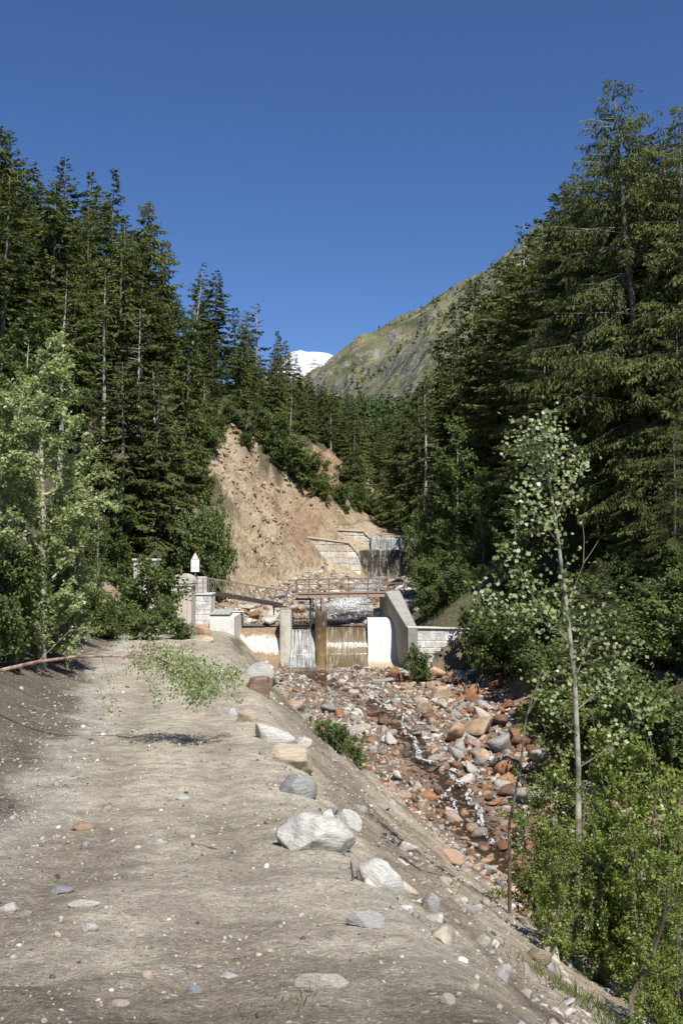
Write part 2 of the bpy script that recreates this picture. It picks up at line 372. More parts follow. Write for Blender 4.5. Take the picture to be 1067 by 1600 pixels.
M['spill_right'] = mat_spill('wet_spillway', [(0.0, (0.20, 0.14, 0.08)), (0.3, (0.31, 0.24, 0.14)), (0.5, (0.36, 0.32, 0.26)), (0.72, (0.29, 0.21, 0.10)), (0.9, (0.20, 0.14, 0.07)), (1.0, (0.06, 0.05, 0.03))], 0.7, lime=True)
M['spill_white'] = mat_spill('white_spillway', [(0.0, (0.36, 0.26, 0.14)), (0.10, (0.42, 0.36, 0.28)), (0.2, (0.56, 0.545, 0.51)), (1.0, (0.60, 0.59, 0.555))], 0.0, patches=False)
M['chute'] = mat_spill('chute_floor', [(0.0, (0.22, 0.21, 0.18)), (0.6, (0.24, 0.23, 0.19)), (1.0, (0.20, 0.21, 0.12))], 0.7)
M['kiosk'] = mat_concrete('kiosk_concrete', (0.52, 0.465, 0.405), (0.33, 0.29, 0.25), 0.4)
M['mortar'] = mat_concrete('mortar', (0.60, 0.58, 0.53), (0.32, 0.29, 0.24), 0.4)
M['ashlar'] = mat_rock('ashlar')
M['steel'] = mat_plain('primed_steel', (0.34, 0.245, 0.19), 0.55, 0.35)
M['rail'] = mat_plain('weathered_rail', (0.20, 0.155, 0.125), 0.6, 0.3)
M['dark_steel'] = mat_plain('dark_steel', (0.045, 0.04, 0.036), 0.6, 0.35)
M['grate'] = mat_plain('steel_grating', (0.38, 0.40, 0.40), 0.5, 0.4)
M['pipe'] = mat_plain('olive_pipe', (0.20, 0.175, 0.12), 0.6, 0.3)
M['sign'] = mat_plain('sign_white', (0.80, 0.80, 0.80), 0.45, 0.4, 0, 0.04)
M['sign_red'] = mat_plain('sign_red', (0.50, 0.045, 0.06), 0.45, 0.4, 0, 0.05)
M['sign_grey'] = mat_plain('sign_rule', (0.45, 0.46, 0.48), 0.5, 0.3, 0, 0.05)
M['water'] = mat_water('stream_water')
M['fall'] = mat_fall('falling_water', 0.62, (14, 0.4, 0.7), (0.52, 0.55, 0.555))
M['fall_thin'] = mat_fall('thin_falling_water', 0.16, (5, 0.4, 0.9), (0.5, 0.52, 0.53))
M['fall_film'] = mat_fall('wet_film', 0.22, (10, 0.4, 0.9), (0.52, 0.49, 0.43))
M['cascade'] = mat_fall('cascade_water', 0.5, (5, 3, 1.6), (0.7, 0.73, 0.75))
M['dark_pool'] = mat_plain('dark_water', (0.012, 0.014, 0.018), 0.12, 0.6, 0, 0.2, 2)
M['mountain'] = mat_mountain(); M['snow'] = mat_snow()

# ------------------------------------------------------------------ terrain: one height function for the whole valley
def tab(*pairs):
    ys = np.array([p[0] for p in pairs], float); vs = np.array([p[1] for p in pairs], float)
    return lambda y: np.interp(y, ys, vs)
T_zt = tab((-15, -1.2), (0, -1.65), (4, -1.95), (7, -2.5), (10, -2.95), (14, -3.3), (18, -3.5), (24, -3.7), (32, -3.8), (40, -3.85), (50, -3.8), (60, -4.4), (68, -4.9), (74, -3.9), (80, -3.4), (90, -2.5), (100, -1.2), (103, 0.0), (104, 2.4), (115, 3.6), (130, 5.4), (160, 8.4), (200, 12.5), (300, 26), (450, 46), (700, 84), (900, 122))
T_xl = tab((-15, -4), (0, -3.6), (7, -3.6), (10, -3.8), (14, -4.5), (18, -5.2), (24, -6.2), (32, -7.8), (40, -9.5), (50, -11), (60, -12.2), (68, -13.5), (74, -13.2), (80, -11.2), (90, -6.2), (100, -1.0), (104, 0.7), (115, 4), (130, 7), (160, 9), (200, 12), (300, 22), (450, 40), (700, 80), (900, 110))
T_xe = tab((-15, 1.2), (0, 0.95), (4, 0.78), (7, 0.5), (10, 0.05), (14, -0.5), (18, -1.0), (24, -1.7), (32, -2.8), (40, -4.0), (50, -5.8), (60, -6.9), (68, -7.3), (74, -11), (80, -9.5), (90, -5.0), (100, -0.2), (104, 1.4), (115, 4.4), (130, 7.3), (160, 9.3), (200, 12.3), (300, 22.4), (450, 40.5), (700, 80.5), (900, 110.5))
T_xb = tab((-15, 4), (4, 4.0), (10, 3.7), (14, 3.9), (18, 4.3), (23, 4.5), (27, 3.9), (34, 2.3), (42, 0.0), (49, -1.9), (60, -3.6), (68, -4.7), (74, -8.2), (80, -6.5), (90, -2.6), (100, 1.6), (104, 2.6), (115, 5), (130, 7.6), (160, 9.7), (200, 12.7), (300, 23), (450, 41), (700, 81), (900, 111))
T_zb = tab((-15, -3.6), (4, -4.1), (7, -4.6), (10, -5.1), (14, -5.7), (18, -7.2), (23, -8.5), (30, -8.45), (69.5, -7.25), (72, -5.0), (74, -4.6), (80, -3.8), (90, -2.8), (100, -1.9), (103.2, -1.6), (104, 2.2), (115, 3.4), (130, 5.2), (160, 8.2), (200, 12.2), (300, 25.5), (450, 45.5), (700, 83.5), (900, 121))
T_xs = tab((-15, 8), (10, 7.8), (14, 7.5), (18, 6.5), (23, 5.1), (27, 4.5), (34, 2.9), (42, 0.6), (49, -1.3), (60, -3.1), (68, -4.2), (74, -7.6), (80, -5.2), (90, -1.8), (100, 2.0), (104, 2.9), (115, 5.2), (130, 7.8), (160, 9.9), (200, 12.9), (300, 23.3), (450, 41.3), (700, 81.3), (900, 112))
T_zs = tab((-15, -9.95), (70.6, -7.38), (71.8, -5.6), (74, -4.95), (80, -4.2), (90, -3.2), (100, -2.4), (103.1, -2.3), (103.7, 1.7), (115, 3.1), (130, 4.9), (160, 7.9), (200, 12), (300, 25), (450, 45), (700, 83), (900, 120))
T_xr = tab((-15, 12), (10, 11.5), (18, 10.5), (27, 8.8), (35, 8.2), (50, 8.2), (60, 8.1), (66.9, 7.9), (67.4, 5.0), (76, 5.0), (80, 5.8), (90, 6.6), (104, 7.2), (130, 9.4), (160, 12), (200, 15), (300, 27), (450, 47), (700, 92), (900, 125))
T_zr = tab((-15, -9.2), (50, -7.6), (66.9, -7.0), (67.4, -4.85), (80, -3.6), (95, -2.0), (103, 0.2), (104, 2.6), (115, 3.9), (130, 5.6), (160, 8.6), (200, 12.6), (300, 26), (450, 46), (700, 84), (900, 122))
T_sl = tab((0, 0.45), (20, 0.5), (30, 0.62), (50, 0.85), (68, 1.02), (120, 1.0), (200, 0.8), (400, 0.6), (900, 0.5))
T_sr = tab((0, 0.55), (40, 0.75), (60, 0.78), (120, 0.8), (200, 0.75), (400, 0.6), (900, 0.5))

SCAR = [np.array(p, float) for p in (
    [(-9.5, 79), (-3, 84), (1.5, 101), (4.5, 112), (8.0, 124), (3.5, 126), (-2, 115), (-6.5, 108), (-11.2, 112), (-13.2, 101), (-12.0, 92)],
    [(-7.6, 125), (-5.5, 119), (0.5, 122), (5.5, 126), (3.5, 131), (-1, 133), (-6, 129)])]
def in_poly(x, y, poly):
    c = np.zeros(np.shape(x), bool); n = len(poly)
    for i in range(n):
        x1, y1 = poly[i]; x2, y2 = poly[(i + 1) % n]
        cond = ((y1 > y) != (y2 > y)) & (x < (x2 - x1) * (y - y1) / (y2 - y1 + 1e-12) + x1)
        c ^= cond
    return c
def scar_at(x, y, jit=1.2):
    jx = x + fbm(x, y, 4.0, 3, 5) * jit * 1.2; jy = y + fbm(x, y, 4.0, 3, 9) * jit * 1.8
    return in_poly(jx, jy, SCAR[0]) | in_poly(jx, jy, SCAR[1])

def Hraw(x, y):
    zt, xl, xe, xb, zb, xs, zs, xr, zr, sl, sr = (f(y) for f in (T_zt, T_xl, T_xe, T_xb, T_zb, T_xs, T_zs, T_xr, T_zr, T_sl, T_sr))
    z = np.where(x < xe, zt, zt + (zb - zt) * np.clip((x - xe) / (xb - xe), 0, 1))
    z = np.where(x > xb, zb + (zs - zb) * np.clip((x - xb) / (xs - xb), 0, 1), z)
    w = np.where((y > 67) & (y < 80), 0.4, 1.6)
    z = np.where(x > xr, zs + (zr - zs) * np.clip((x - xr) / w, 0, 1), z)
    z = np.where(x > xr + w, zr + sr * (x - xr - w), z)
    d = np.maximum(xl - x, 0)
    hill = zt + sl * (d - 0.6 * (1 - np.exp(-d / 0.6)))
    cap = np.maximum(16.4 + 0.38 * np.maximum(0, -15 - x), zt + 4)
    k = 2.5
    cp = cap - k * np.log1p(np.exp(np.clip((cap - hill) / k, -30, 30)))
    hill = np.where(y > 60, np.minimum(hill, cp + 0), hill)
    z = np.where(x < xl, np.maximum(hill, np.where(y > 60, np.minimum(zt, hill + 5), hill)), z)
    return z
def H(x, y):
    x = np.asarray(x, float); y = np.asarray(y, float)
    e = 0.12 + 0.006 * np.abs(y)
    z = (Hraw(x - e, y) + Hraw(x + e, y) + 2 * Hraw(x, y)) / 4        # round the breaks of slope
    xl, xe, xb, xs, xr = (f(y) for f in (T_xl, T_xe, T_xb, T_xs, T_xr))
    on_track = sstep(-0.3, 0.5, x - xl) * sstep(-0.1, 0.6, xe - x)
    bank = sstep(0, 0.5, x - xe) * sstep(0, 0.5, xb - x) * (y < 70)
    left = sstep(0, 1.5, xl - x); right = sstep(0, 1.5, x - xr)
    z = z + on_track * (fbm(x, y, 2.6, 3, 1) * 0.03 + fbm(x, y, 0.42, 5, 2) * 0.035 + fbm(x, y, 0.13, 3, 202) * 0.012)
    # tyre ruts
    tc = (xl + xe) / 2
    for off in (-0.75, 0.85):
        z = z - on_track * 0.045 * np.exp(-((x - tc - off + 0.15 * fbm(x * 0, y, 5, 2, 3)) / 0.28) ** 2) * (y < 60)
    z = z + bank * (fbm(x * 1.6, y * 0.6, 1.6, 5, 4) * 0.16 + fbm(x, y, 0.45, 4, 8) * 0.08 + np.maximum(fbm(x, y, 0.2, 3, 203), 0) * 0.07)
    z = z + left * (fbm(x, y, 3.5, 4, 6) * 0.35 + fbm(x, y, 0.6, 3, 7) * 0.08)
    z = z + right * (fbm(x, y, 4.5, 4, 11) * 0.6 + fbm(x, y, 0.9, 3, 12) * 0.12)
    bed = (1 - on_track) * (1 - bank) * (1 - left) * (1 - right)
    z = z + bed * fbm(x, y, 2.5, 4, 13) * 0.14
    far = sstep(150, 300, y); z = z + far * fbm(x, y, 60, 4, 15) * 7
    sc = np.where((y > 76) & (y < 136), 1.0, 0.0) * sstep(0.5, 3, xl - x)
    rid = np.abs(fbm(x * 1.0 + 0.4 * y, y * 1.3 - 0.7 * x, 4.5, 5, 21))
    z = z + sc * (fbm(x, y, 7, 3, 22) * 1.3 + (0.30 - rid) * 2.2 + fbm(x, y, 1.3, 4, 23) * 0.9 + sstep(-4, -7, x + (y - 100) * -0.1) * (0.3 - np.abs(fbm(x, y, 2.0, 4, 24))) * 2.4)
    return z
def Hs(x, y): return float(H(np.array([x]), np.array([y]))[0])
def on_ground(px, py, d0=3.0, d1=400.0):
    """first terrain point along the view ray through a photo pixel"""
    D = np.geomspace(d0, d1, 1400); u = (px - 533.5) / F; v = (800 - py) / F
    fy = CP - v * SP; fz = SP + v * CP
    X = u * D / fy; Z = fz * D / fy
    h = H(X, D); i = int(np.argmax(Z < h))
    return Vector((X[i], D[i], h[i]))

def ray_poly(pts): return np.array([[*on_ground(a, b, 72, 140)[:2]] for a, b in pts])
SCAR[:] = [ray_poly([(360, 652), (386, 682), (410, 716), (440, 752), (480, 776), (520, 792), (560, 800), (600, 815), (632, 832), (632, 850), (565, 880), (555, 900), (430, 900), (392, 885), (384, 830), (342, 765), (316, 735), (318, 700), (338, 690)]),
           ray_poly([(438, 672), (465, 684), (502, 697), (532, 722), (556, 744), (580, 770), (548, 764), (515, 776), (488, 748), (462, 715), (444, 700)])]
# ground sheet
ys = list(np.linspace(-14, 3.2, 22)); y = 3.2
while y < 130: y += max(0.045, y * 0.0072); ys.append(y)
while y < 880: y += y * 0.016; ys.append(y)
ys = np.array(ys); u = np.linspace(-1, 1, 381); u = 0.5 * u + 0.5 * u ** 3
W = 7.5 + 0.78 * np.maximum(ys, 0)
GX = u[None, :] * W[:, None]; GY = np.repeat(ys[:, None], len(u), 1)
GZ = H(GX, GY)
def ground_color(x, y):
    xl, xe, xb, xs, xr = (f(y) for f in (T_xl, T_xe, T_xb, T_xs, T_xr))
    n1 = fbm(x, y, 1.4, 4, 31); n2 = fbm(x, y, 5, 4, 32); n3 = fbm(x, y, 0.5, 3, 33)
    def c(r, g, b): return np.array([r, g, b])
    out = np.empty(x.shape + (3,)); out[:] = c(0.405, 0.360, 0.282)
    def blend(m, col):
        m = np.clip(m, 0, 1)[..., None]; out[:] = out * (1 - m) + m * np.asarray(col)
    tc = (xl + xe) / 2
    blend(sstep(-0.05, 0.35, n2 + 0.6 * n1) * 0.6, c(0.235, 0.202, 0.154))
    blend(sstep(0.1, 0.4, fbm(x, y, 3.1, 4, 37)) * 0.5, c(0.43, 0.385, 0.305))
    # compacted, damper wheel lines
    for off in (-0.75, 0.85):
        blend(0.5 * np.exp(-((x - tc - off + 0.15 * fbm(x * 0, y, 5, 2, 3)) / 0.38) ** 2) * sstep(-0.2, 0.3, n1 + 0.2), c(0.24, 0.202, 0.15))
    blend(sstep(1.4, 0.2, x - xl + 0.5 * n1) * (y < 66) * 0.7, c(0.335, 0.315, 0.27))        # gravel verge
    blend(sstep(0.35, -0.35, x - xl + 0.7 * n1) * (y < 66) * 0.92, c(0.112, 0.091, 0.069))   # brown left bank
    blend(sstep(5.7, 4.7, y + 0.9 * n1) * 0.9, c(0.155, 0.128, 0.097))                     # damp foreground earth
    b = np.clip((x - xe) / (xb - xe), -1, 2) + 0.10 * n1
    bk = (y < 69) & (x > xe - 0.3) & (x < xb + 1.5)
    blend(bk * sstep(0.02, 0.12, b) * 0.8, c(0.37, 0.31, 0.23))
    band = sstep(0.11, 0.17, b) * sstep(0.42, 0.33, b)
    blend(bk * band * (0.55 + 0.45 * sstep(-.2, .2, n2)) * 0.95, c(0.155, 0.130, 0.098))
    blend(bk * sstep(0.42, 0.5, b) * sstep(-0.1, 0.3, n1) * 0.7, c(0.20, 0.16, 0.115))
    blend((x > xs - 0.4) * (x < xr + 0.3) * 1.0, c(0.17, 0.135, 0.105))
    blend((x > xs) * (x < xr) * sstep(0.0, 0.4, n1) * 0.5, c(0.20, 0.12, 0.07))
    # right side: soil bank then green floor
    blend((x > xr + 0.1) * 1.0, c(0.29, 0.205, 0.13))
    blend((x > xr + 0.1) * (y > 66.5) * 0.9, c(0.07, 0.075, 0.035))
    blend(sstep(2.2, 4.5, x - xr + 1.5 * n2) * 0.9, c(0.055, 0.062, 0.025))
    # left forest floor
    blend(sstep(3.0, 6.0, xl - x + 2 * n2) * (y < 76), c(0.075, 0.075, 0.035))
    blend((y >= 74) * (x < xl + 0.2), c(0.075, 0.066, 0.036))
    blend(((y >= 70) & (x < xs)) * sstep(-7.5, -4.5, x - xl) * 1.0, c(0.30, 0.235, 0.16))
    s = scar_at(x, y) & (y > 74)
    blend(s * 1.0, c(0.375, 0.30, 0.205))
    blend(s * sstep(0.05, 0.4, n2) * 0.75, c(0.29, 0.19, 0.12))
    blend(s * sstep(0.1, 0.5, fbm(x, y, 3, 4, 41)) * 0.6, c(0.36, 0.31, 0.25))
    s2 = in_poly(x, y, SCAR[1]); blend(s2 * (0.5 + 0.5 * sstep(-.2, .3, n1)), c(0.31, 0.185, 0.11))
    blend(s * sstep(0.2, 0.45, fbm(x, y, 2.2, 4, 43)) * 0.4, c(0.17, 0.145, 0.085))
    return out
GC = ground_color(GX, GY)
nr, nc = GX.shape
idx = np.arange(nr * nc).reshape(nr, nc)
Fq = np.stack([idx[:-1, :-1], idx[:-1, 1:], idx[1:, 1:], idx[1:, :-1]], -1).reshape(-1, 4)
me = npmesh('ground', np.stack([GX, GY, GZ], -1).reshape(-1, 3), Fq, M['soil'], True, GC.reshape(-1, 3))
at2 = me.attributes.new('scar', 'FLOAT', 'POINT'); at2.data.foreach_set('value', (scar_at(GX, GY, 0.8) & (GX < T_xl(GY) - 1.0)).astype(np.float32).ravel())
ground = tag(link('ground', me), 'pale dusty track, earth banks and valley slopes', kind='structure')

# ------------------------------------------------------------------ far mountains
def interp_pts(pts, n):
    p = np.array(pts, float); s = np.linspace(0, len(p) - 1, n)
    return np.stack([np.interp(s, np.arange(len(p)), p[:, k]) for k in range(p.shape[1])], 1)
def ridge_mesh(name, crest, foot, back_drop, mat, ns, nt, amp, scale, seed):
    """crest and foot given as rows (px,py,D); a face between them and a back slope behind the crest"""
    c = interp_pts([P(*q) for q in crest], ns); f = interp_pts([P(*q) for q in foot], ns)
    bk = c + np.array([0, 1, 0]) * back_drop + np.array([0, 0, -0.7]) * back_drop
    t1 = np.linspace(0, 1, nt); rows = [f + (c - f) * (t ** 0.9) for t in t1] + [c + (bk - c) * t for t in np.linspace(0, 1, 8)[1:]]
    V = np.stack(rows, 0)
    tt = np.concatenate([t1, np.ones(7)])[:, None]
    n = fbm(V[..., 0] + 0.6 * V[..., 2], V[..., 1] - 0.5 * V[..., 2], scale, 6, seed)
    rg = 0.35 - np.abs(fbm(V[..., 0] - 0.5 * V[..., 1], V[..., 2] * 1.2 + V[..., 1] * .3, scale * 1.7, 5, seed + 50))
    nrm = np.array([-0.45, -0.6, 0.66])
    V = V + ((n + rg * 0.9) * amp * (0.25 + 0.75 * np.sin(np.pi * np.clip(tt, 0, 1) * 0.93)))[..., None] * nrm
    a, b = V.shape[:2]; ii = np.arange(a * b).reshape(a, b)
    Fq = np.stack([ii[:-1, :-1], ii[:-1, 1:], ii[1:, 1:], ii[1:, :-1]], -1).reshape(-1, 4)
    o = link(name, npmesh(name, V.reshape(-1, 3), Fq, mat, True)); tag(o, kind='structure')
    return V
crest = [(455, 610, 2300), (490, 580, 2250), (530, 558, 2200), (600, 522, 2050), (660, 488, 1950), (715, 455, 1850), (760, 424, 1750), (800, 393, 1680), (860, 350, 1600), (950, 322, 1500), (1080, 300, 1400), (1250, 280, 1300)]
foot = [(440, 690, 1500), (480, 690, 1400), (520, 690, 1250), (570, 690, 1100), (620, 690, 1000), (660, 690, 900), (700, 690, 850), (740, 690, 820), (800, 690, 800), (900, 690, 780), (1050, 690, 760), (1250, 690, 740)]
RV = ridge_mesh('mountain', crest, foot, 500, M['mountain'], 260, 120, 60, 240, 61)
ridge_mesh('snow_mountain', [(300, 660, 7600), (400, 600, 7500), (438, 562, 7400), (455, 550, 7300), (468, 546, 7250), (482, 549, 7250), (500, 552, 7250), (515, 555, 7200), (530, 561, 7200), (560, 575, 7100), (640, 600, 7000)],
           [(300, 680, 5200), (420, 680, 5200), (440, 680, 5200), (455, 680, 5200), (468, 680, 5200), (482, 680, 5200), (500, 680, 5200), (515, 680, 5200), (530, 680, 5200), (560, 680, 5200), (640, 680, 5200)], 1200, M['snow'], 200, 90, 95, 420, 71)

# ------------------------------------------------------------------ rock shapes
def ico(sub):
    bm = bmesh.new(); bmesh.ops.create_icosphere(bm, subdivisions=sub, radius=1)
    bm.verts.ensure_lookup_table()
    V = np.array([v.co[:] for v in bm.verts]); Fc = np.array([[v.index for v in f.verts] for f in bm.faces]); bm.free()
    return V, Fc
ICO = {k: ico(k) for k in (1, 2, 3, 4)}
def rock_shape(sub, rng, cuts=9, lo=0.45, hi=0.85, rough=0.0):
    V, Fc = ICO[sub]; V = V.copy()
    for _ in range(cuts):
        n = rng.normal(size=3); n /= np.linalg.norm(n); d = rng.uniform(lo, hi)
        s = V @ n; over = np.maximum(s - d, 0); V -= over[:, None] * n * 0.96
    if rough:
        k = rng.integers(1000)
        r = (vn(V[:, 0] * 3 + 9, V[:, 1] * 3 + 9, int(k), V[:, 2] * 3) - .5) + 0.5 * (vn(V[:, 0] * 7 + 9, V[:, 1] * 7 + 9, int(k) + 3, V[:, 2] * 7) - .5)
        V = V * (1 + rough * r[:, None])
    V -= (V.max(0) + V.min(0)) / 2; V /= (V.max(0) - V.min(0)).max() / 2
    return V, Fc
rr = np.random.default_rng(11)
STONE_V = [rock_shape(2, rr, 13, 0.34, 0.66, 0.03) for _ in range(14)]
STONE_ME = [npmesh('rock', v, f, M['rock']) for v, f in STONE_V]
ASHLAR_ME = None
BOULD_V = [rock_shape(4, rr, 9, 0.46, 0.82, 0.16) for _ in range(10)]
BOULD_ME = [npmesh('boulder', v, f, M['boulder'], True) for v, f in BOULD_V]
RUB_V = [rock_shape(2, rr, 11, 0.30, 0.62) for _ in range(30)]
def euler_mats(r):
    cx, sx, cy, sy, cz, sz = np.cos(r[:, 0]), np.sin(r[:, 0]), np.cos(r[:, 1]), np.sin(r[:, 1]), np.cos(r[:, 2]), np.sin(r[:, 2])
    Z = np.zeros_like(cx); O = np.ones_like(cx)
    Rx = np.stack([O, Z, Z, Z, cx, -sx, Z, sx, cx], -1).reshape(-1, 3, 3); Ry = np.stack([cy, Z, sy, Z, O, Z, -sy, Z, cy], -1).reshape(-1, 3, 3)
    Rz = np.stack([cz, -sz, Z, sz, cz, Z, Z, Z, O], -1).reshape(-1, 3, 3)
    return Rz @ Ry @ Rx
def scatter_rocks(name, pos, size, cols, rng, shapes=RUB_V, mat=None, flat=0.6, label=None, parent=None):
    """many small stones joined into one object"""
    n = len(pos); sc = np.stack([size * rng.uniform(0.75, 1.25, n), size * rng.uniform(0.6, 1.0, n), size * rng.uniform(flat * 0.7, flat * 1.3, n)], 1) / 2
    R = euler_mats(np.stack([rng.normal(0, 0.35, n), rng.normal(0, 0.35, n), rng.uniform(0, 6.28, n)], 1))
    which = rng.integers(len(shapes), size=n); VV = []; FF = []; CC = []; base = 0
    for k, (v, f) in enumerate(shapes):
        m = np.where(which == k)[0]
        if not len(m): continue
        q = np.einsum('nij,nvj->nvi', R[m], v[None] * sc[m][:, None]) + pos[m][:, None]
        VV.append(q.reshape(-1, 3)); FF.append((f[None] + (np.arange(len(m)) * len(v))[:, None, None]).reshape(-1, 3) + base); base += len(m) * len(v)
        CC.append(np.repeat(cols[m], len(v), 0))
    o = link(name, npmesh(name, np.concatenate(VV), np.concatenate(FF), mat or M['rubble'], False, np.concatenate(CC)), parent)
    tag(o, label, kind='stuff'); return o
PALETTE = {'rust': (0.27, 0.142, 0.078), 'brown': (0.165, 0.098, 0.062), 'grey': (0.30, 0.29, 0.27), 'pale': (0.47, 0.44, 0.385), 'tan': (0.36, 0.265, 0.175), 'pink': (0.33, 0.25, 0.20), 'dark': (0.09, 0.075, 0.06), 'sand': (0.34, 0.295, 0.23)}
def pick_cols(n, rng, w):
    ks = list(w); p = np.array([w[k] for k in ks], float); p /= p.sum()
    i = rng.choice(len(ks), n, p=p); c = np.array([PALETTE[k] for k in ks])[i] * rng.uniform(0.78, 1.22, (n, 1))
    return c, [ks[j] for j in i]

# ------------------------------------------------------------------ labels that rank look-alikes within a zone
ORD = ['first', 'second', 'third', 'fourth', 'fifth', 'sixth', 'seventh', 'eighth', 'ninth', 'tenth', 'eleventh', 'twelfth', 'thirteenth', 'fourteenth', 'fifteenth', 'sixteenth', 'seventeenth', 'eighteenth', 'nineteenth', 'twentieth'] + [f'{a}-{b}' for a in ('twenty', 'thirty', 'forty') for b in ('first', 'second', 'third', 'fourth', 'fifth', 'sixth', 'seventh', 'eighth', 'ninth')]

# ------------------------------------------------------------------ rubble of the streambed
rs = np.random.default_rng(23)
N = 9500
cy = 20 + 49.3 * rs.random(N) ** 0.9
x0, x1 = T_xb(cy) - 0.5, T_xr(cy) + 0.8
cx = x0 + (x1 - x0) * rs.random(N)
csz = np.clip(np.exp(rs.normal(-1.62, 0.58, N)), 0.07, 1.15)
right_bias = sstep(0.35, 0.8, (cx - x0) / (x1 - x0))
csz *= 0.85 + 0.95 * right_bias * rs.random(N)
cols, names = pick_cols(N, rs, {'rust': 2.8, 'brown': 1.8, 'grey': 2.6, 'pale': 1.8, 'tan': 2.2, 'pink': 1.2})
# grey gravelly bar on the near-left of the bed, rust blocks to the right
bar = (rs.random(N) < 0.55) & (right_bias < 0.5) & (cy > 44)
c2, n2_ = pick_cols(N, rs, {'grey': 3, 'pale': 3, 'pink': 1})
cols[bar] = c2[bar]; names = [b if f else a for a, b, f in zip(names, n2_, bar)]
SP_ = np.array([(-2.3, 66), (-0.6, 60), (1.6, 53), (2.7, 47.5), (3.0, 43), (3.5, 39), (4.3, 35), (4.6, 33), (4.3, 31), (5.2, 28.5), (6.5, 24)])[::-1]
wet = 0.85 * sstep(1.15, 0.3, np.abs(cx - np.interp(cy, SP_[:, 1], SP_[:, 0])) + 0.5 * rs.random(N))
cw, _ = pick_cols(N, rs, {'rust': 2, 'brown': 3, 'dark': 1.2})
cols = cols * (1 - wet[:, None]) + wet[:, None] * cw * 0.62
names = ['brown' if w > 0.6 else a for a, w in zip(names, wet)]
keep = ~((cy > 66.0) & (cx > -4.4) & (cx < -0.6) & (csz > 0.3)) & (cy < 68.6)
cand = np.where(keep)[0]
app = csz * F / cy
top = cand[np.argsort(-app[cand])]
chosen = []
for i in top:
    if len(chosen) >= 205: break
    if all((cx[i] - cx[j]) ** 2 + (cy[i] - cy[j]) ** 2 > (0.42 * (csz[i] + csz[j])) ** 2 for j in chosen): chosen.append(i)
chs = set(chosen)
rest = np.array([i for i in cand if i not in chs and (app[i] < app[chosen[-1]] * 1.0)])
SHAPEW = ['flat', 'blocky', 'angular', 'rounded']
rock_things = []
def put_rock(x, y, size, col, cname, rng, zone, flat=None, group='rocks of the streambed', z=None, name='rock', sink=0.22, rotz=None):
    k = int(rng.integers(len(STONE_ME))); o = link(name, STONE_ME[k])
    fl = float(rng.uniform(0.42, 0.85)) if flat is None else flat
    sx, sy, sz = size * rng.uniform(0.85, 1.2) / 2, size * rng.uniform(0.7, 0.95) / 2, size * fl / 2
    zz = Hs(x, y) if z is None else z
    o.location = (x, y, zz + sz * (1 - 2 * sink)); o.scale = (sx, sy, sz)
    o.rotation_euler = (rng.normal(0, 0.2), rng.normal(0, 0.2), rng.uniform(0, 6.28) if rotz is None else rotz)
    o.color = (*col, 1)
    sh = 'flat' if fl < 0.55 else ('blocky' if fl > 0.72 else 'angular')
    px, py = pix(x, y, o.location.z)
    rock_things.append(dict(o=o, c=cname, s=sh, zone=zone(px, py), app=size * F / y, px=px, py=py, group=group)); return o
def zone_bed(px, py):
    if py < 1062:
        if px < 450: return 'below the white spillway bay at left'
        if px < 520: return 'in the pool below the sluice chute'
        if px < 580: return 'below the ochre wet spillway'
        if px < 640: return 'below the dry white spillway bay'
        return 'beside the bush under the wing wall'
    if py < 1100:
        if px < 480: return 'at the left bed edge below the weir'
        if px < 580: return 'in the grey gravel bar below the weir'
        if px < 680: return 'on the right half of the bed below the bush'
        return 'under the bare earth bank on the right'
    if py < 1160:
        if px < 560: return 'by the green tufts at the left edge'
        if px < 640: return 'in midstream above the first white rapid'
        if px < 720: return 'right of the first white rapid'
        return 'at the foot of the right earth bank'
    if py < 1230:
        if px < 600: return 'just below the green tufts at the track bank'
        if px < 680: return 'left of the upper white rapid'
        if px < 760: return 'right of the upper white rapid'
        return 'near the aspen, upper right of the bed'
    if py < 1300:
        if px < 650: return 'at the foot of the track bank, mid bed'
        if px < 720: return 'left of the forked lower rapid'
        if px < 780: return 'between the forks of the lower rapid'
        return 'behind the aspen shrubs'
    if px < 760: return 'at the lowest corner of the bed'
    return 'among the shrub stems'
for i in chosen: put_rock(float(cx[i]), float(cy[i]), float(csz[i]), tuple(cols[i]), names[i], rs, zone_bed)
pos = np.stack([cx[rest], cy[rest], H(cx[rest], cy[rest]) + csz[rest] * 0.10], 1)
scatter_rocks('rubble', pos, csz[rest], cols[rest], rs, label='small broken stones filling the streambed')

# upstream of the weir
N = 3800
uy = 74.5 + 29.0 * rs.random(N)
x0, x1 = T_xb(uy) - 3.5, T_xr(uy) + 0.6
ux = x0 + (x1 - x0) * rs.random(N); usz = np.clip(np.exp(rs.normal(-1.0, 0.50, N)), 0.15, 1.7)
ucol, unames = pick_cols(N, rs, {'pale': 6.0, 'grey': 2.0, 'tan': 2.0, 'rust': 0.8, 'pink': 1.0})
left_scree = ux < T_xb(uy) - 0.3
usz[left_scree] *= 0.62
ok = ~((ux > 2.0) & (uy > 99.5)) & ~((uy > 99.6) & (ux > -6.5))
ok &= ~((np.abs(ux - (-0.5 + (uy - 74) * 0.13)) < 1.4) & (usz > 0.5))
cand = np.where(ok)[0]; app = usz * F / uy; top = cand[np.argsort(-app[cand])]
chosen = []
for i in top:
    if len(chosen) >= 48: break
    if all((ux[i] - ux[j]) ** 2 + (uy[i] - uy[j]) ** 2 > (0.45 * (usz[i] + usz[j])) ** 2 for j in chosen): chosen.append(i)
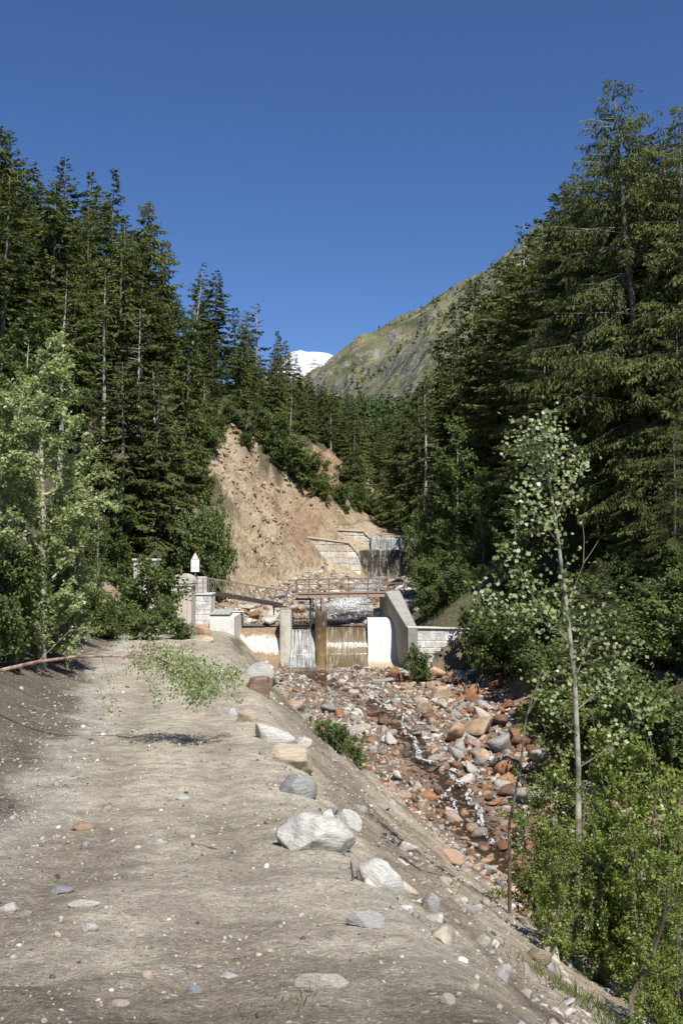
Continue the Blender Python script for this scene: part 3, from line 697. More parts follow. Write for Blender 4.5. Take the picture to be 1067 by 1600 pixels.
def zone_up(px, py):
    if px < 400: return 'upstream under the sloping walkway'
    if px < 450: return 'upstream below the walkway middle'
    if px < 520: return 'upstream behind the footbridge stair'
    if px < 580: return 'upstream, seen through the footbridge railing'
    return 'upstream in front of the dark upper fall'
for i in chosen: put_rock(float(ux[i]), float(uy[i]), float(usz[i]), tuple(ucol[i]), unames[i], rs, zone_up, group='rocks upstream of the weir')
chs = set(chosen); rest = np.array([i for i in cand if i not in chs])
pos = np.stack([ux[rest], uy[rest], H(ux[rest], uy[rest]) + usz[rest] * 0.12], 1)
scatter_rocks('rubble', pos, usz[rest], ucol[rest], rs, label='pale broken stones and scree upstream of the weir')

# broken rock of the landslide scar
N = 9000
sx_ = rs.uniform(-14, 9, N); sy_ = rs.uniform(79, 134, N)
m = scar_at(sx_, sy_, 0.8) & (sx_ < T_xl(sy_) - 0.5)
sx_, sy_ = sx_[m], sy_[m]; crag = (sx_ < -5.0 - (sy_ - 100) * -0.12) & (sy_ < 112)
ssz = np.clip(np.exp(rs.normal(-1.8, 0.55, len(sx_))), 0.07, 0.6) * np.where(crag, 1.45, 0.7)
scol, _ = pick_cols(len(sx_), rs, {'tan': 8, 'rust': 0.25, 'pink': 1.0, 'brown': 0.2})
pos = np.stack([sx_, sy_, H(sx_, sy_) + ssz * 0.12], 1)
scatter_rocks('scree', pos, ssz, scol, rs, flat=0.8, label='tan broken rock of the landslide scar')

# gravel and pebbles on track and bank
N = 26000
gy = 3.4 * np.exp(rs.random(N) * math.log(46 / 3.4)); xl_, xe_, xb_ = T_xl(gy), T_xe(gy), T_xb(gy)
gx = (xl_ - 2.0) + (xb_ + 0.3 - xl_ + 2.0) * rs.random(N)
g_on = fbm(gx, gy, 1.5, 3, 88) + 0.9 * (gx < xl_ + 1.0) * (gx > xl_ - 1) + 0.5 * (gx > xe_ + 1.2)
m = rs.random(N) < 0.25 + 0.6 * np.clip(g_on, 0, 1); gx, gy = gx[m], gy[m]
gsz = np.clip(np.exp(rs.normal(-3.95, 0.55, len(gx))), 0.010, 0.12) * np.clip(gy / 7, 0.8, 2.0)
gcol, _ = pick_cols(len(gx), rs, {'grey': 3, 'pale': 1.6, 'sand': 5, 'dark': 0.8})
pos = np.stack([gx, gy, H(gx, gy) + gsz * 0.08], 1)
PEB_V = [rock_shape(1, rr, 4, 0.6, 0.9) for _ in range(10)]
scatter_rocks('gravel', pos, gsz, gcol, rs, PEB_V, flat=0.55, label='loose gravel and pebbles strewn over the track')

N = 420
ey = 4.5 * np.exp(rs.random(N) * math.log(50 / 4.5)); eb = rs.random(N) ** 0.8 * 1.05; ex = T_xe(ey) + (T_xb(ey) - T_xe(ey)) * eb
esz = np.clip(np.exp(rs.normal(-2.2, 0.6, N)), 0.05, 0.42); ecol, _ = pick_cols(N, rs, {'grey': 2.5, 'pale': 3, 'sand': 3.5})
scatter_rocks('rubble', np.stack([ex, ey, H(ex, ey) - esz * 0.02], 1), esz, ecol, rs, flat=0.5, label='stones embedded in the earth bank below the track')
# hand-placed boulders along the track edge
def boulder(px, py, wpx, hpx, shape, col, label, group='boulders lining the track edge', rot=0.0, tilt=0.0, deep=0.8, D=None, sink=0.44, cat='boulder', name='boulder'):
    g = on_ground(px, py) if D is None else Vector((P(px, py, D).x, D, Hs(P(px, py, D).x, D)))
    w = wpx * g.y / F; h = hpx * g.y / F * 1.02
    v = BOULD_V[shape][0]; ext = (v.max(0) - v.min(0)) / 2
    o = link(name, BOULD_ME[shape])
    o.scale = (w / 2 / ext[0], w * deep / 2 / ext[1], h / 2 / ext[2] * 1.15)
    o.rotation_euler = (0, tilt, rot); o.color = (*col, 1)
    o.location = (g.x, g.y + w * deep * 0.35, g.z + h * (0.5 - sink)); tag(o, label, cat, group); return o
WH = (0.50, 0.48, 0.44); GR = (0.31, 0.31, 0.30); TN = (0.47, 0.39, 0.29)
boulder(492, 1328, 128, 70, 0, WH, 'largest white gneiss boulder on the track edge', tilt=0.12)
boulder(546, 1292, 42, 40, 1, WH, 'small pale slab tucked behind the largest white boulder')
boulder(462, 1240, 66, 46, 2, GR, 'square blue-grey block set on the track edge', rot=0.2)
boulder(452, 1196, 84, 42, 3, TN, 'low cream boulder between the grey block and the striped boulder', rot=0.3)
boulder(430, 1160, 68, 42, 4, WH, 'white striped boulder, second in line from the fallen birch')
boulder(471, 1168, 34, 24, 5, WH, 'small white stone touching the striped boulder')
boulder(360, 1118, 34, 18, 6, WH, 'small white stone right under the birch foliage')
boulder(392, 1128, 44, 30, 7, (0.38, 0.31, 0.23), 'tan half-buried boulder beside the small white stone')
boulder(400, 1062, 64, 40, 8, (0.36, 0.35, 0.32), 'grey slab boulder at the bank top above the streambed')
boulder(400, 1080, 52, 36, 9, (0.23, 0.155, 0.11), 'dark reddish slab leaning out of the track bank')
boulder(592, 1388, 84, 44, 3, WH, 'long white stone half buried below the largest boulder', rot=-0.6, tilt=0.45)
boulder(503, 1545, 90, 28, 6, (0.44, 0.40, 0.34), 'flat pale slab in the dark foreground earth', deep=0.4)
boulder(572, 1448, 62, 26, 1, (0.37, 0.36, 0.34), 'dull grey half-buried stone on the bank crest', sink=0.35)
boulder(673, 1422, 32, 36, 2, (0.40, 0.38, 0.35), 'grey stone embedded alone in the dark bank strip', sink=0.35)
boulder(320, 990, 36, 22, 7, (0.36, 0.24, 0.15), 'rusty tilted rock beside the pipe stub', D=51, tilt=0.25)
boulder(319, 1008, 30, 14, 5, (0.52, 0.42, 0.28), 'yellowish round stone below the rusty tilted rock', D=46)
boulder(682, 1026, 36, 24, 4, (0.45, 0.33, 0.20), 'ochre boulder against the end of the wing wall', D=65.5, group='boulders on the right bank')
boulder(718, 1052, 30, 34, 0, (0.36, 0.36, 0.31), 'lichened grey boulder under the right shrubs', D=62, group='boulders on the right bank')
boulder(755, 1112, 30, 32, 4, (0.50, 0.44, 0.35), 'cream upright boulder at the foot of the right earth bank', D=50, group='boulders on the right bank')
boulder(685, 1110, 40, 34, 9, (0.42, 0.31, 0.21), 'big tan boulder right of the bush on the bed', D=56, group='boulders on the right bank')
# stones lying on the track
def small(px, py, wpx, hpx, col, label, **k): return boulder(px, py, wpx, hpx, int(rs.integers(10)), col, label, 'stones lying on the track', name='stone', cat='stone', **k)
small(125, 1298, 44, 16, (0.36, 0.25, 0.16), 'tan flat stone on the gravel at the left of the track')
small(130, 1416, 52, 12, WH, 'long white flat stone on the left of the track', deep=0.4)
small(140, 1456, 26, 16, WH, 'roundish white stone below the long flat one')
small(12, 1424, 30, 14, WH, 'white stone cut by the left edge of the picture')
small(40, 1430, 20, 10, GR, 'grey stone just right of the white edge stone')
small(303, 1552, 24, 12, (0.24, 0.27, 0.31), 'bluish slate chip in the dark foreground earth')
small(185, 1574, 30, 10, (0.48, 0.42, 0.34), 'cream flake lowest on the left foreground')
small(357, 1530, 30, 8, WH, 'thin white flake in the middle foreground')
small(283, 1250, 30, 8, WH, 'thin white flake in the middle of the track')
small(250, 1320, 22, 7, WH, 'thin white flake on the wheel line')
small(95, 1398, 36, 12, (0.27, 0.28, 0.29), 'grey flat stone left of the long white one')
small(820, 1530, 30, 30, (0.44, 0.40, 0.33), 'pale block on the bank near the shrub stems', sink=0.3)
small(755, 1480, 24, 20, (0.45, 0.42, 0.36), 'pale block low on the bank, left of the shrub stems', sink=0.3)
small(700, 1570, 26, 20, (0.40, 0.36, 0.30), 'dull stone on the lower bank crest', sink=0.35)
small(842, 1505, 42, 26, (0.30, 0.24, 0.17), 'brown slab at the foot of the bank by the aspen', sink=0.3)
small(705, 1350, 46, 26, (0.40, 0.27, 0.19), 'pinkish slab where the bank meets the streambed', sink=0.3)

# ------------------------------------------------------------------ running water
def ribbon(pts, width, foam, name, label, lift=0.12, n=150, m=9):
    g = np.array([[*on_ground(a, b)] for a, b in pts]); s = np.linspace(0, len(g) - 1, n); t0 = np.arange(len(g))
    C = np.stack([np.interp(s, t0, g[:, 0]), np.interp(s, t0, g[:, 1])], 1)
    C[:, 0] += 0.35 * fbm(s * 1.0, s * 0, 0.8, 3, 5)
    tg = np.gradient(C, axis=0); tg /= np.linalg.norm(tg, axis=1)[:, None]; nr_ = np.stack([-tg[:, 1], tg[:, 0]], 1)
    w = np.interp(s, t0, width) * (1 + 0.4 * fbm(s, s * 0, 0.5, 3, 9)); fo = np.interp(s, t0, foam)
    k = np.linspace(-1, 1, m)
    XY = C[:, None] + nr_[:, None] * (w[:, None] / 2 * k[None])[..., None]
    hc = H(C[:, 0], C[:, 1]); hc = np.minimum.accumulate(hc) if hc[0] > hc[-1] else hc
    Z = hc[:, None] + lift * (1 - 0.5 * k[None] ** 2) + 0.05 * fbm(XY[..., 0], XY[..., 1], 0.5, 3, 7)
    V = np.concatenate([XY, Z[..., None]], -1); ii = np.arange(n * m).reshape(n, m)
    Fq = np.stack([ii[:-1, :-1], ii[:-1, 1:], ii[1:, 1:], ii[1:, :-1]], -1).reshape(-1, 4)
    cc = np.repeat((fo[:, None] * (1 - 0.45 * k[None] ** 2)).reshape(-1, 1), 3, 1)
    o = link(name, npmesh(name, V.reshape(-1, 3), Fq, M['water'], True, cc)); return tag(o, label, kind='structure')
ribbon([(478, 1050), (520, 1068), (575, 1092), (612, 1120), (640, 1155), (660, 1185), (690, 1205), (712, 1235), (716, 1262), (735, 1290), (770, 1330), (840, 1400)],
       [2.2, 1.4, 1.2, 1.4, 0.9, 1.0, 1.0, 1.1, 1.2, 1.1, 1.0, 1.0], [0.1] * 12, 'stream', 'shallow brown main thread of the stream', 0.085)
for pts, wd, lab in [([(622, 1118), (636, 1148), (650, 1172), (662, 1192), (680, 1200)], [.12, .3, .32, .45, .2], 'first white rapid in mid bed'), ([(700, 1208), (712, 1222), (718, 1238)], [.25, .42, .3], 'upper white rapid'),
                     ([(702, 1232), (700, 1250), (708, 1266), (722, 1282)], [.14, .2, .22, .2], 'left fork of the lower rapid'), ([(722, 1240), (738, 1258), (750, 1278), (762, 1300)], [.25, .3, .3, .2], 'right fork of the lower rapid'), ([(735, 1292), (750, 1308), (768, 1330)], [.15, .2, .2], 'last white trickle of the visible stream'), ([(560, 1082), (578, 1094), (598, 1108)], [.1, .2, .1], 'small white riffle below the grey bar')]:
    ribbon(pts, wd, [.57] * len(pts), 'stream', lab, 0.2, 40, 5)
ribbon([(600, 905), (575, 915), (560, 935), (540, 950), (560, 962)], [4.0, 4.5, 4.0, 5.5, 6.0], [0.55, 0.50, 0.58, 0.62, 0.48], 'stream', 'white water tumbling from the upper fall to the weir', 0.30, 110, 13)
ribbon([(520, 930), (500, 945), (470, 955), (440, 962)], [1.5, 1.8, 2.0, 3.0], [0.45, 0.5, 0.45, 0.2], 'stream', 'white side run behind the sluice', 0.28, 70)

# ------------------------------------------------------------------ the weir
def X(px, D): return P(px, 870, D).x
def Z(py, D): return P(533, py, D).z
def ogee(zc, toe=-7.75, y_back=74.2):
    """closed (y,z) profile of a rounded overflow section with its crest at height zc"""
    f = [(73.6, zc - 0.10), (73.2, zc - 0.02), (72.8, zc), (72.3, zc - 0.05), (71.8, zc - 0.20), (71.35, zc - 0.48), (71.0, zc - 0.85), (70.75, zc - 1.3), (70.55, zc - 1.75)]
    b = [(70.3, -6.85), (70.0, -7.08), (69.5, -7.26), (68.8, -7.36), (68.3, -7.40), (68.2, toe)]
    return [(y_back, toe), (y_back, zc - 0.35)] + f + b
def butt_x(D): return 4.33 - (D - 67) * 0.166
weir = empty('weir', (0, 71, -7.4)); tag(weir, 'low concrete weir with stained spillway bays across the stream', 'weir')
def wpart(mb, name, mat, smooth=True, bevel=0, label=None, parent=weir):
    o = mb.build(name, mat, None, smooth, bevel); o.parent = parent; o.matrix_parent_inverse = Matrix.Translation(-parent.location)
    if label: o['label'] = label
    return o
def sub(child, part):
    child.parent = part; child.matrix_parent_inverse = Matrix.Identity(4); return child
zc_l, zc_r, zc_w = Z(978, 72.8), Z(980, 72.8), Z(964.5, 72.8)
xA, xP1a, xP1b, xP2a, xP2b, xW = X(371, 70), X(437, 70), X(454, 70), X(492, 70), X(510, 70), X(575, 70)
wpart(MB().sweep(ogee(zc_l), [xA, (xA + xP1a) / 2, xP1a]), 'spillway_bay', M['spill_left'], label='dry spillway bay, white with rust-brown bands')
wpart(MB().sweep(ogee(zc_r), [xP2b, (xW + xP2b) / 2, xW - 0.003]), 'spillway_bay', M['spill_right'], label='ochre spillway bay with a thin running film')
wpart(MB().sweep(ogee(zc_w), [lambda y: xW + 0.0 * y, lambda y: (xW + butt_x(y)) / 2, lambda y: butt_x(y) + 0.05]), 'spillway_bay', M['spill_white'], label='higher dry white spillway bay beside the buttress')
zch = Z(986, 71.5)
ch = [(74.2, -7.8), (74.2, zch - 0.1), (72.0, zch), (71.3, zch - 0.12), (70.9, zch - 0.6), (70.5, -6.3), (70.1, -6.9), (69.2, -7.3), (68.4, -7.42), (68.3, -7.8)]
wpart(MB().sweep(ch, [xP1b, xP2a]), 'sluice_floor', M['chute'], label='wet grey sluice chute between the piers')
def pier(xa, xb, ztop, y0, y1, nose, mat, label, taper=0.0):
    out = []; n = 8; xc = (xa + xb) / 2; hw = (xb - xa) / 2
    mb = MB(); rings = []
    for z, k in ((-7.8, 1.0), (-6.2, 1.0), (ztop - 0.5, 1 - taper), (ztop - 0.12, 1 - taper), (ztop, 0.9 - taper)):
        ring = [(xc + hw * k, y1, z)]
        for i in range(n + 1):
            a = math.pi * i / n; ring.append((xc + hw * k * math.cos(a), y0 + (0 if z > -6.5 else -0.25) - nose * math.sin(a) * k, z))
        ring.append((xc - hw * k, y1, z)); rings.append(ring)
    m = len(rings[0]); vs = [v for r in rings for v in r]
    fs = [(i * m + k, i * m + (k + 1) % m, (i + 1) * m + (k + 1) % m, (i + 1) * m + k) for i in range(len(rings) - 1) for k in range(m)]
    fs += [tuple(range(m)), tuple((len(rings) - 1) * m + k for k in range(m - 1, -1, -1))]
    mb.add(vs, fs); return wpart(mb, 'pier', mat, True, label=label)
pier(xP1a - 0.002, xP1b + 0.002, Z(953, 71), 70.45, 74.0, 0.10, M['pier_conc'], 'pale square pier with rust runs')
pier(xP2a - 0.002, xP2b + 0.002, Z(956, 71), 70.6, 74.0, 0.38, M['wet_pier'], 'dark wet brown round-nosed pier')
# water on the weir
def sheet(profile, xa, xb, off, mat, name, label, n=14, jit=0.04, spread=0.0):
    pr = np.array(profile); k = np.linspace(0, len(pr) - 1, 40); pr = np.stack([np.interp(k, np.arange(len(pr)), pr[:, j]) for j in (0, 1)], 1)
    d = np.gradient(pr, axis=0); d /= np.linalg.norm(d, axis=1)[:, None]; nn = np.stack([d[:, 1], -d[:, 0]], 1); nn *= np.sign(-nn[:, :1] + 1e-6)
    pr = pr + nn * off; xs = np.linspace(xa, xb, n); tt = np.linspace(0, 1, len(pr))
    XX = xs[None, :] + (xs[None, :] - (xa + xb) / 2) * spread * tt[:, None] ** 3; YY = np.repeat(pr[:, :1], n, 1) - jit * (0.5 + fbm(XX, tt[:, None] * 4 + 0 * XX, 0.3, 3, 3)) * tt[:, None]
    ZZ = np.repeat(pr[:, 1:], n, 1); ii = np.arange(ZZ.size).reshape(ZZ.shape)
    Fq = np.stack([ii[:-1, :-1], ii[:-1, 1:], ii[1:, 1:], ii[1:, :-1]], -1).reshape(-1, 4)
    o = link(name, npmesh(name, np.stack([XX, YY, ZZ], -1).reshape(-1, 3), Fq, mat, True)); return tag(o, label, kind='structure')
sheet(ch[2:9], xP1b + 0.03, xP2a - 0.03, 0.07, M['fall'], 'waterfall', 'curtain of white water running down the sluice chute', jit=0.10, spread=0.22)
sheet(ogee(zc_r)[3:15], xP2b + 0.05, xW - 0.05, 0.035, M['fall_film'], 'waterfall', 'thin glistening film over the ochre spillway', jit=0.02)
def pool(px0, px1, py0, py1, D0, D1, name, label):
    z = Z((py0 + py1) / 2, (D0 + D1) / 2); o = MB().add([(X(px0, D0), D0, z), (X(px1, D0), D0, z), (X(px1, D1), D1, z), (X(px0, D1), D1, z)], [(0, 1, 2, 3)]).build(name, M['dark_pool']); return tag(o, label, kind='structure')
mb = MB(); zp = zc_l - 0.16
mb.add([(xA, 73.3, zp), (xP1a, 73.3, zp), (xP1a, 76.5, zp + .02), (xA - 1.2, 76.5, zp + .02)], [(0, 1, 2, 3)])
tag(mb.build('pool', M['dark_pool']), 'still dark water held behind the left spillway', kind='structure')
mb = MB(); zp = zc_r + 0.035; mb.add([(xP2b, 73.0, zp), (xW, 73.0, zp), (xW + 0.6, 75.2, zp + .02), (xP2b, 75.2, zp + .02)], [(0, 1, 2, 3)])
tag(mb.build('pool', M['dark_pool']), 'dark lip of water behind the ochre spillway', kind='structure')
# low foaming step behind the right bay
st = [(75.6, -4.0), (75.3, -4.05), (75.15, -4.3), (75.0, -4.75), (74.6, -4.95)]
sheet(st, xP2b - 0.2, xW + 1.2, 0.0, M['cascade'], 'waterfall', 'white cascade just upstream of the ochre spillway', jit=0.25)

# trash rack in the sluice
rack = empty('sluice_rack', (xP1b, 72.2, zch)); tag(rack, 'dark barred sluice gate between the two piers', 'sluice gate')
def rp(mb, name, mat, par=rack, bevel=0): return wpart(mb, name, mat, False, bevel, parent=par)
for py in (962.5, 967, 971.5, 976, 980.5):
    rp(MB().bar((xP1b, 72.3, Z(py, 72.3)), (xP2a, 72.3, Z(py, 72.3)), 0.06, 0.085), 'bar', M['dark_steel'] if py > 963 else M['steel'])
for q in np.linspace(xP1b + 0.1, xP2a - 0.1, 7): rp(MB().bar((q, 72.36, Z(983, 72.3)), (q, 72.36, Z(962, 72.3)), 0.04), 'bar', M['dark_steel'])
for px, w in ((485.5, 0.16), (489, 0.07), (501.5, 0.07)):
    rp(MB().bar((X(px, 72.2), 72.2, Z(985 if px < 500 else 957, 72.2)), (X(px, 72.2), 72.2, Z(934, 72.2)), w), 'guide_post', M['dark_steel'])
rp(MB().box(X(488, 72), X(491.5, 72), 71.9, 72.15, Z(949, 72), Z(943, 72)), 'gearbox', M['dark_steel'], bevel=0.02)

# ------------------------------------------------------------------ buttress, wing wall, abutment
def stone_face(parent, x0, x1, ztop, zbot, ydepth, cols, rng, bw=0.5, bh=0.36, proud=0.05, ragged=0.08, thick=0.10, gapw=0.009):
    """squared stones laid in courses; x0/x1/ztop may be functions of height / x"""
    z = zbot; out = []; row = 0
    zt_max = max(ztop(x0), ztop(x1)) if callable(ztop) else ztop
    while z < zt_max - 0.05:
        h = bh * rng.uniform(0.75, 1.25); xq = x0 + (0 if row % 2 else -0.2 * bw)
        while xq < x1 - 0.06:
            w = bw * rng.uniform(0.65, 1.45); a, b = max(xq, x0), min(xq + w, x1); xq += w
            if x1 - b < 0.15: b = x1
            zt_ = min(z + h, (ztop((a + b) / 2) if callable(ztop) else ztop))
            if zt_ - z < 0.08 or b - a < 0.08: continue
            g = gapw; j = lambda s=ragged: rng.uniform(-s, s) * 0.35
            p = proud * rng.uniform(0.4, 1.3)
            yd = ydepth((a + b) / 2) if callable(ydepth) else ydepth
            A = [(a + g + abs(j()) * .5, z + g + abs(j()) * .4), (b - g - abs(j()) * .5, z + g + abs(j()) * .4), (b - g - abs(j()) * .5, zt_ - g - abs(j()) * .4), (a + g + abs(j()) * .5, zt_ - g - abs(j()) * .4)]
            cxm = sum(q[0] for q in A) / 4; czm = sum(q[1] for q in A) / 4
            fr = [(cxm + (q[0] - cxm) * 0.90, yd - p, czm + (q[1] - czm) * 0.88) for q in A]; bk = [(q[0], yd + thick * 0.0 - 0.0, q[1]) for q in A]; bb = [(q[0], yd + thick, q[1]) for q in A]
            mb = MB().add(bb + bk + fr, [(0, 1, 5, 4), (1, 2, 6, 5), (2, 3, 7, 6), (3, 0, 4, 7), (4, 5, 9, 8), (5, 6, 10, 9), (6, 7, 11, 10), (7, 4, 8, 11), (8, 9, 10, 11)])
            o = wpart(mb, 'stone', M['ashlar'], False, parent=parent)
            c = np.array(cols[int(rng.integers(len(cols)))]) * rng.uniform(0.85, 1.15); o.color = (*c, 1); out.append(o)
        z += h; row += 1
    return out
# buttress: sloping side wall running upstream
bt = empty('buttress_wall', (butt_x(67), 67, -7.4)); tag(bt, 'sloping grey concrete buttress at the right end of the weir', 'wall')
def btp(y): return butt_x(y)
zb0, zb1 = Z(921, 76), Z(981, 67)
yy = [(67.0, zb1), (67.35, zb1 + 0.03), (74.2, zb0 - 0.05), (74.7, zb0), (76.2, zb0)]
mb = MB(); vs = []; fs = []
tk = 1.15
for (yv, zv) in yy:
    xa = btp(yv); xb = xa + 0.64 + (yv - 67) * 0.062
    vs += [(xa, yv, -7.8), (xa, yv, zv), (xb, yv, zv), (xb, yv, -7.8)]
for i in range(len(yy) - 1):
    for k in range(4): fs.append((i * 4 + k, i * 4 + (k + 1) % 4, (i + 1) * 4 + (k + 1) % 4, (i + 1) * 4 + k))
fs += [(3, 2, 1, 0), tuple((len(yy) - 1) * 4 + k for k in range(4))]
mb.add(vs, fs); wpart(mb, 'wall_body', M['grey_conc'], False, 0.03, parent=bt)
# coping block where the footbridge lands
o = MB().box(X(617, 74.9), X(631, 74.9), 74.75, 75.6, zb0 + 0.003, zb0 + 0.34).build('landing_block', M['white_conc'], None, False, 0.02); o.parent = bt; o.matrix_parent_inverse = Matrix.Translation(-bt.location)
ww = empty('wing_wall', (6.5, 67, -7)); tag(ww, 'pale stone-faced wing wall right of the buttress', 'wall')
wx0, wx1 = butt_x(67) + 0.004, X(733, 67)
ztw = lambda x: zb1 - 0.02 - (x - wx0) * 0.022
mb = MB(); mb.hexa([(wx0, 67.12, -8.2), (wx1, 67.12, -8.2), (wx1, 67.7, -8.2), (wx0, 67.7, -8.2), (wx0, 67.12, ztw(wx0)), (wx1, 67.12, ztw(wx1)), (wx1, 67.7, ztw(wx1)), (wx0, 67.7, ztw(wx0))])
wpart(mb, 'wall_core', M['mortar'], False, parent=ww)
cp = MB(); cp.hexa([(wx0 - 0.03, 66.98, ztw(wx0) + .003), (wx1, 66.98, ztw(wx1) + .003), (wx1, 67.75, ztw(wx1) + .003), (wx0 - 0.03, 67.75, ztw(wx0) + .003), (wx0 - 0.03, 66.98, ztw(wx0) + .09), (wx1, 66.98, ztw(wx1) + .09), (wx1, 67.75, ztw(wx1) + .09), (wx0 - 0.03, 67.75, ztw(wx0) + .09)])
wpart(cp, 'coping', M['white_conc'], False, 0.015, parent=ww)
stone_face(ww, wx0 + 0.02, wx1, ztw, -7.6, 67.11, [(0.66, 0.65, 0.62), (0.74, 0.73, 0.70), (0.60, 0.59, 0.56), (0.68, 0.66, 0.62)], rs, 0.55, 0.42, 0.02)
# left abutment
ab = empty('abutment', (X(350, 67.5), 67.5, -7)); tag(ab, 'plain white concrete abutment block left of the weir', 'wall')
ax0, ax1 = X(328, 67), xA + 0.12
wpart(MB().box(ax0, ax1, 67.0, 74.3, -8, Z(963.5, 67)), 'wall_body', M['white_conc'], False, 0.04, parent=ab)
for k in range(4):
    a, b = ax0 + 0.05 + k * (ax1 - ax0 - 0.35) / 4, ax0 + 0.03 + (k + 1) * (ax1 - ax0 - 0.35) / 4
    zt0 = Z(963.5, 67)
    wpart(MB().hexa([(a, 67.15, zt0 + .12), (b, 67.15, zt0 + .12), (b, 69.2, zt0 + .34), (a, 69.2, zt0 + .34), (a, 67.15, zt0 + .16), (b, 67.15, zt0 + .16), (b, 69.2, zt0 + .38), (a, 69.2, zt0 + .38)]), 'cover_plate', M['grate'], False, parent=ab)
wpart(MB().box(ax0 + .02, ax1 - .3, 67.1, 67.14, zt0 + .003, zt0 + .125), 'edge_angle', M['dark_steel'], False, parent=ab)
wpart(MB().box(ax0 + .06, ax1 - .34, 67.16, 69.15, zt0 + .003, zt0 + .11), 'upstand', M['grey_conc'], False, parent=ab)
# masonry tower under the walkway
tw = empty('masonry_tower', (X(315, 68), 68, -5)); tag(tw, 'whitewashed block masonry tower under the walkway head', 'tower')
tx0, tx1 = X(299, 68), X(330, 68)
wpart(MB().box(tx0, tx1, 68.1, 70.4, -7.5, Z(929.5, 68)), 'core', M['mortar'], False, parent=tw)
stone_face(tw, tx0 + .01, tx1 - .01, Z(930, 68), -6.2, 68.09, [(0.66, 0.65, 0.63), (0.74, 0.73, 0.71), (0.60, 0.59, 0.57)], rs, 0.36, 0.32, 0.03, 0.05)
wpart(MB().box(tx0 - .05, tx1 + .05, 68.0, 70.45, Z(929.4, 68), Z(927.5, 68)), 'cap_slab', M['white_conc'], False, 0.01, parent=tw)
wpart(MB().box(X(303, 70), X(323.5, 70), 69.4, 70.3, Z(927.4, 69), Z(901, 70)), 'pillar', M['white_conc'], False, 0.03, parent=tw)
px_ = X(303, 70) + .01
stone_face(tw, px_, X(323.3, 70), Z(902, 70), Z(926.5, 69), 69.39, [(0.55, 0.54, 0.52), (0.62, 0.61, 0.58), (0.5, 0.49, 0.46)], rs, 0.34, 0.3, 0.03, 0.05)
cg = empty('pillar_cage', (X(313, 68.6), 68.6, Z(927, 68))); tag(cg, 'small steel railing around the walkway head pillar', 'railing')
for q in (302, 309, 318, 327): wpart(MB().bar((X(q, 68.5), 68.5, Z(927.2, 68.5)), (X(q, 68.5), 68.5, Z(902, 68.5)), 0.05), 'post', M['rail'], False, parent=cg)
for q in (903, 911, 919): wpart(MB().bar((X(302, 68.5), 68.5, Z(q, 68.5)), (X(327, 68.5), 68.5, Z(q, 68.5)), 0.04), 'rail', M['rail'], False, parent=cg)
# domed kiosk
ks = empty('gauge_kiosk', (X(283, 66), 66, -5)); tag(ks, 'pinkish concrete kiosk with a rounded roof', 'kiosk')
kx0, kx1, kz = X(268, 65.5), X(299.5, 65.5), Z(915.5, 65.5)
kb_ = wpart(MB().box(kx0, kx1, 65.5, 67.6, -6.5, kz), 'wall_body', M['kiosk'], False, 0.03, parent=ks)
sub(wpart(MB().box(kx1 - 0.23, kx1 + 0.02, 65.44, 65.497, -6.4, kz - .02), 'corner_pilaster', M['kiosk'], False, parent=ks), kb_)
kc_ = wpart(MB().box(kx0 - 0.10, kx1 + 0.10, 65.38, 67.7, kz + .003, kz + .09), 'cornice', M['kiosk'], False, 0.01, parent=ks)
sub(wpart(MB().box(kx0 - 0.03, kx1 + 0.03, 65.46, 67.64, kz + .093, kz + .16), 'frieze', M['dark_steel'], False, parent=ks), kc_)
out = [(kx0 - .07, kz + .163)] + [((kx0 + kx1) / 2 - (kx1 - kx0 + .14) / 2 * math.cos(math.pi * i / 14), kz + .20 + 0.56 * math.sin(math.pi * i / 14)) for i in range(15)] + [(kx1 + .07, kz + .163)]
kr_ = wpart(MB().prism(out, 65.40, 67.68), 'roof', M['kiosk'], True, parent=ks)
sub(wpart(MB().tube([(X(282.5, 66), 66.4, kz + .6), (X(282.5, 66), 66.4, Z(883, 66))], 0.035), 'mast', M['rail'], True, parent=ks), kr_)
# hazard sign board
sg = empty('warning_sign', (X(305, 69), 69, Z(928, 69))); tag(sg, 'white pentagonal warning sign with red-edged triangle top on a post', 'sign')
sx0, sx1 = X(298.8, 69), X(311.8, 69)
wpart(MB().bar((X(305, 69), 69.08, Z(929, 69)), (X(305, 69), 69.08, Z(880, 69)), 0.07), 'post', M['rail'], False, parent=sg)
xm = (sx0 + sx1) / 2
bd_ = wpart(MB().prism([(sx0, Z(893.5, 69)), (sx1, Z(893.5, 69)), (sx1, Z(875, 69)), (xm + .02, Z(864, 69)), (xm - .02, Z(864, 69)), (sx0, Z(875, 69))], 68.97, 69.0), 'board', M['sign'], False, parent=sg)
def tri(s, y): return [(xm - 0.235 * s, Z(874.0, 69) + (1 - s) * .10), (xm + 0.235 * s, Z(874.0, 69) + (1 - s) * .10), (xm, Z(865.6, 69) - (1 - s) * 0.12)]
sub(wpart(MB().prism(tri(1.0, 0), 68.960, 68.967), 'red_triangle', M['sign_red'], False, parent=sg), bd_)
sub(wpart(MB().prism(tri(0.80, 0), 68.952, 68.957), 'white_triangle', M['sign'], False, parent=sg), bd_)
sub(wpart(MB().box(sx0 + .02, sx1 - .02, 68.955, 68.966, Z(887.4, 69), Z(886.8, 69)), 'rule_line', M['sign_grey'], False, parent=sg), bd_)
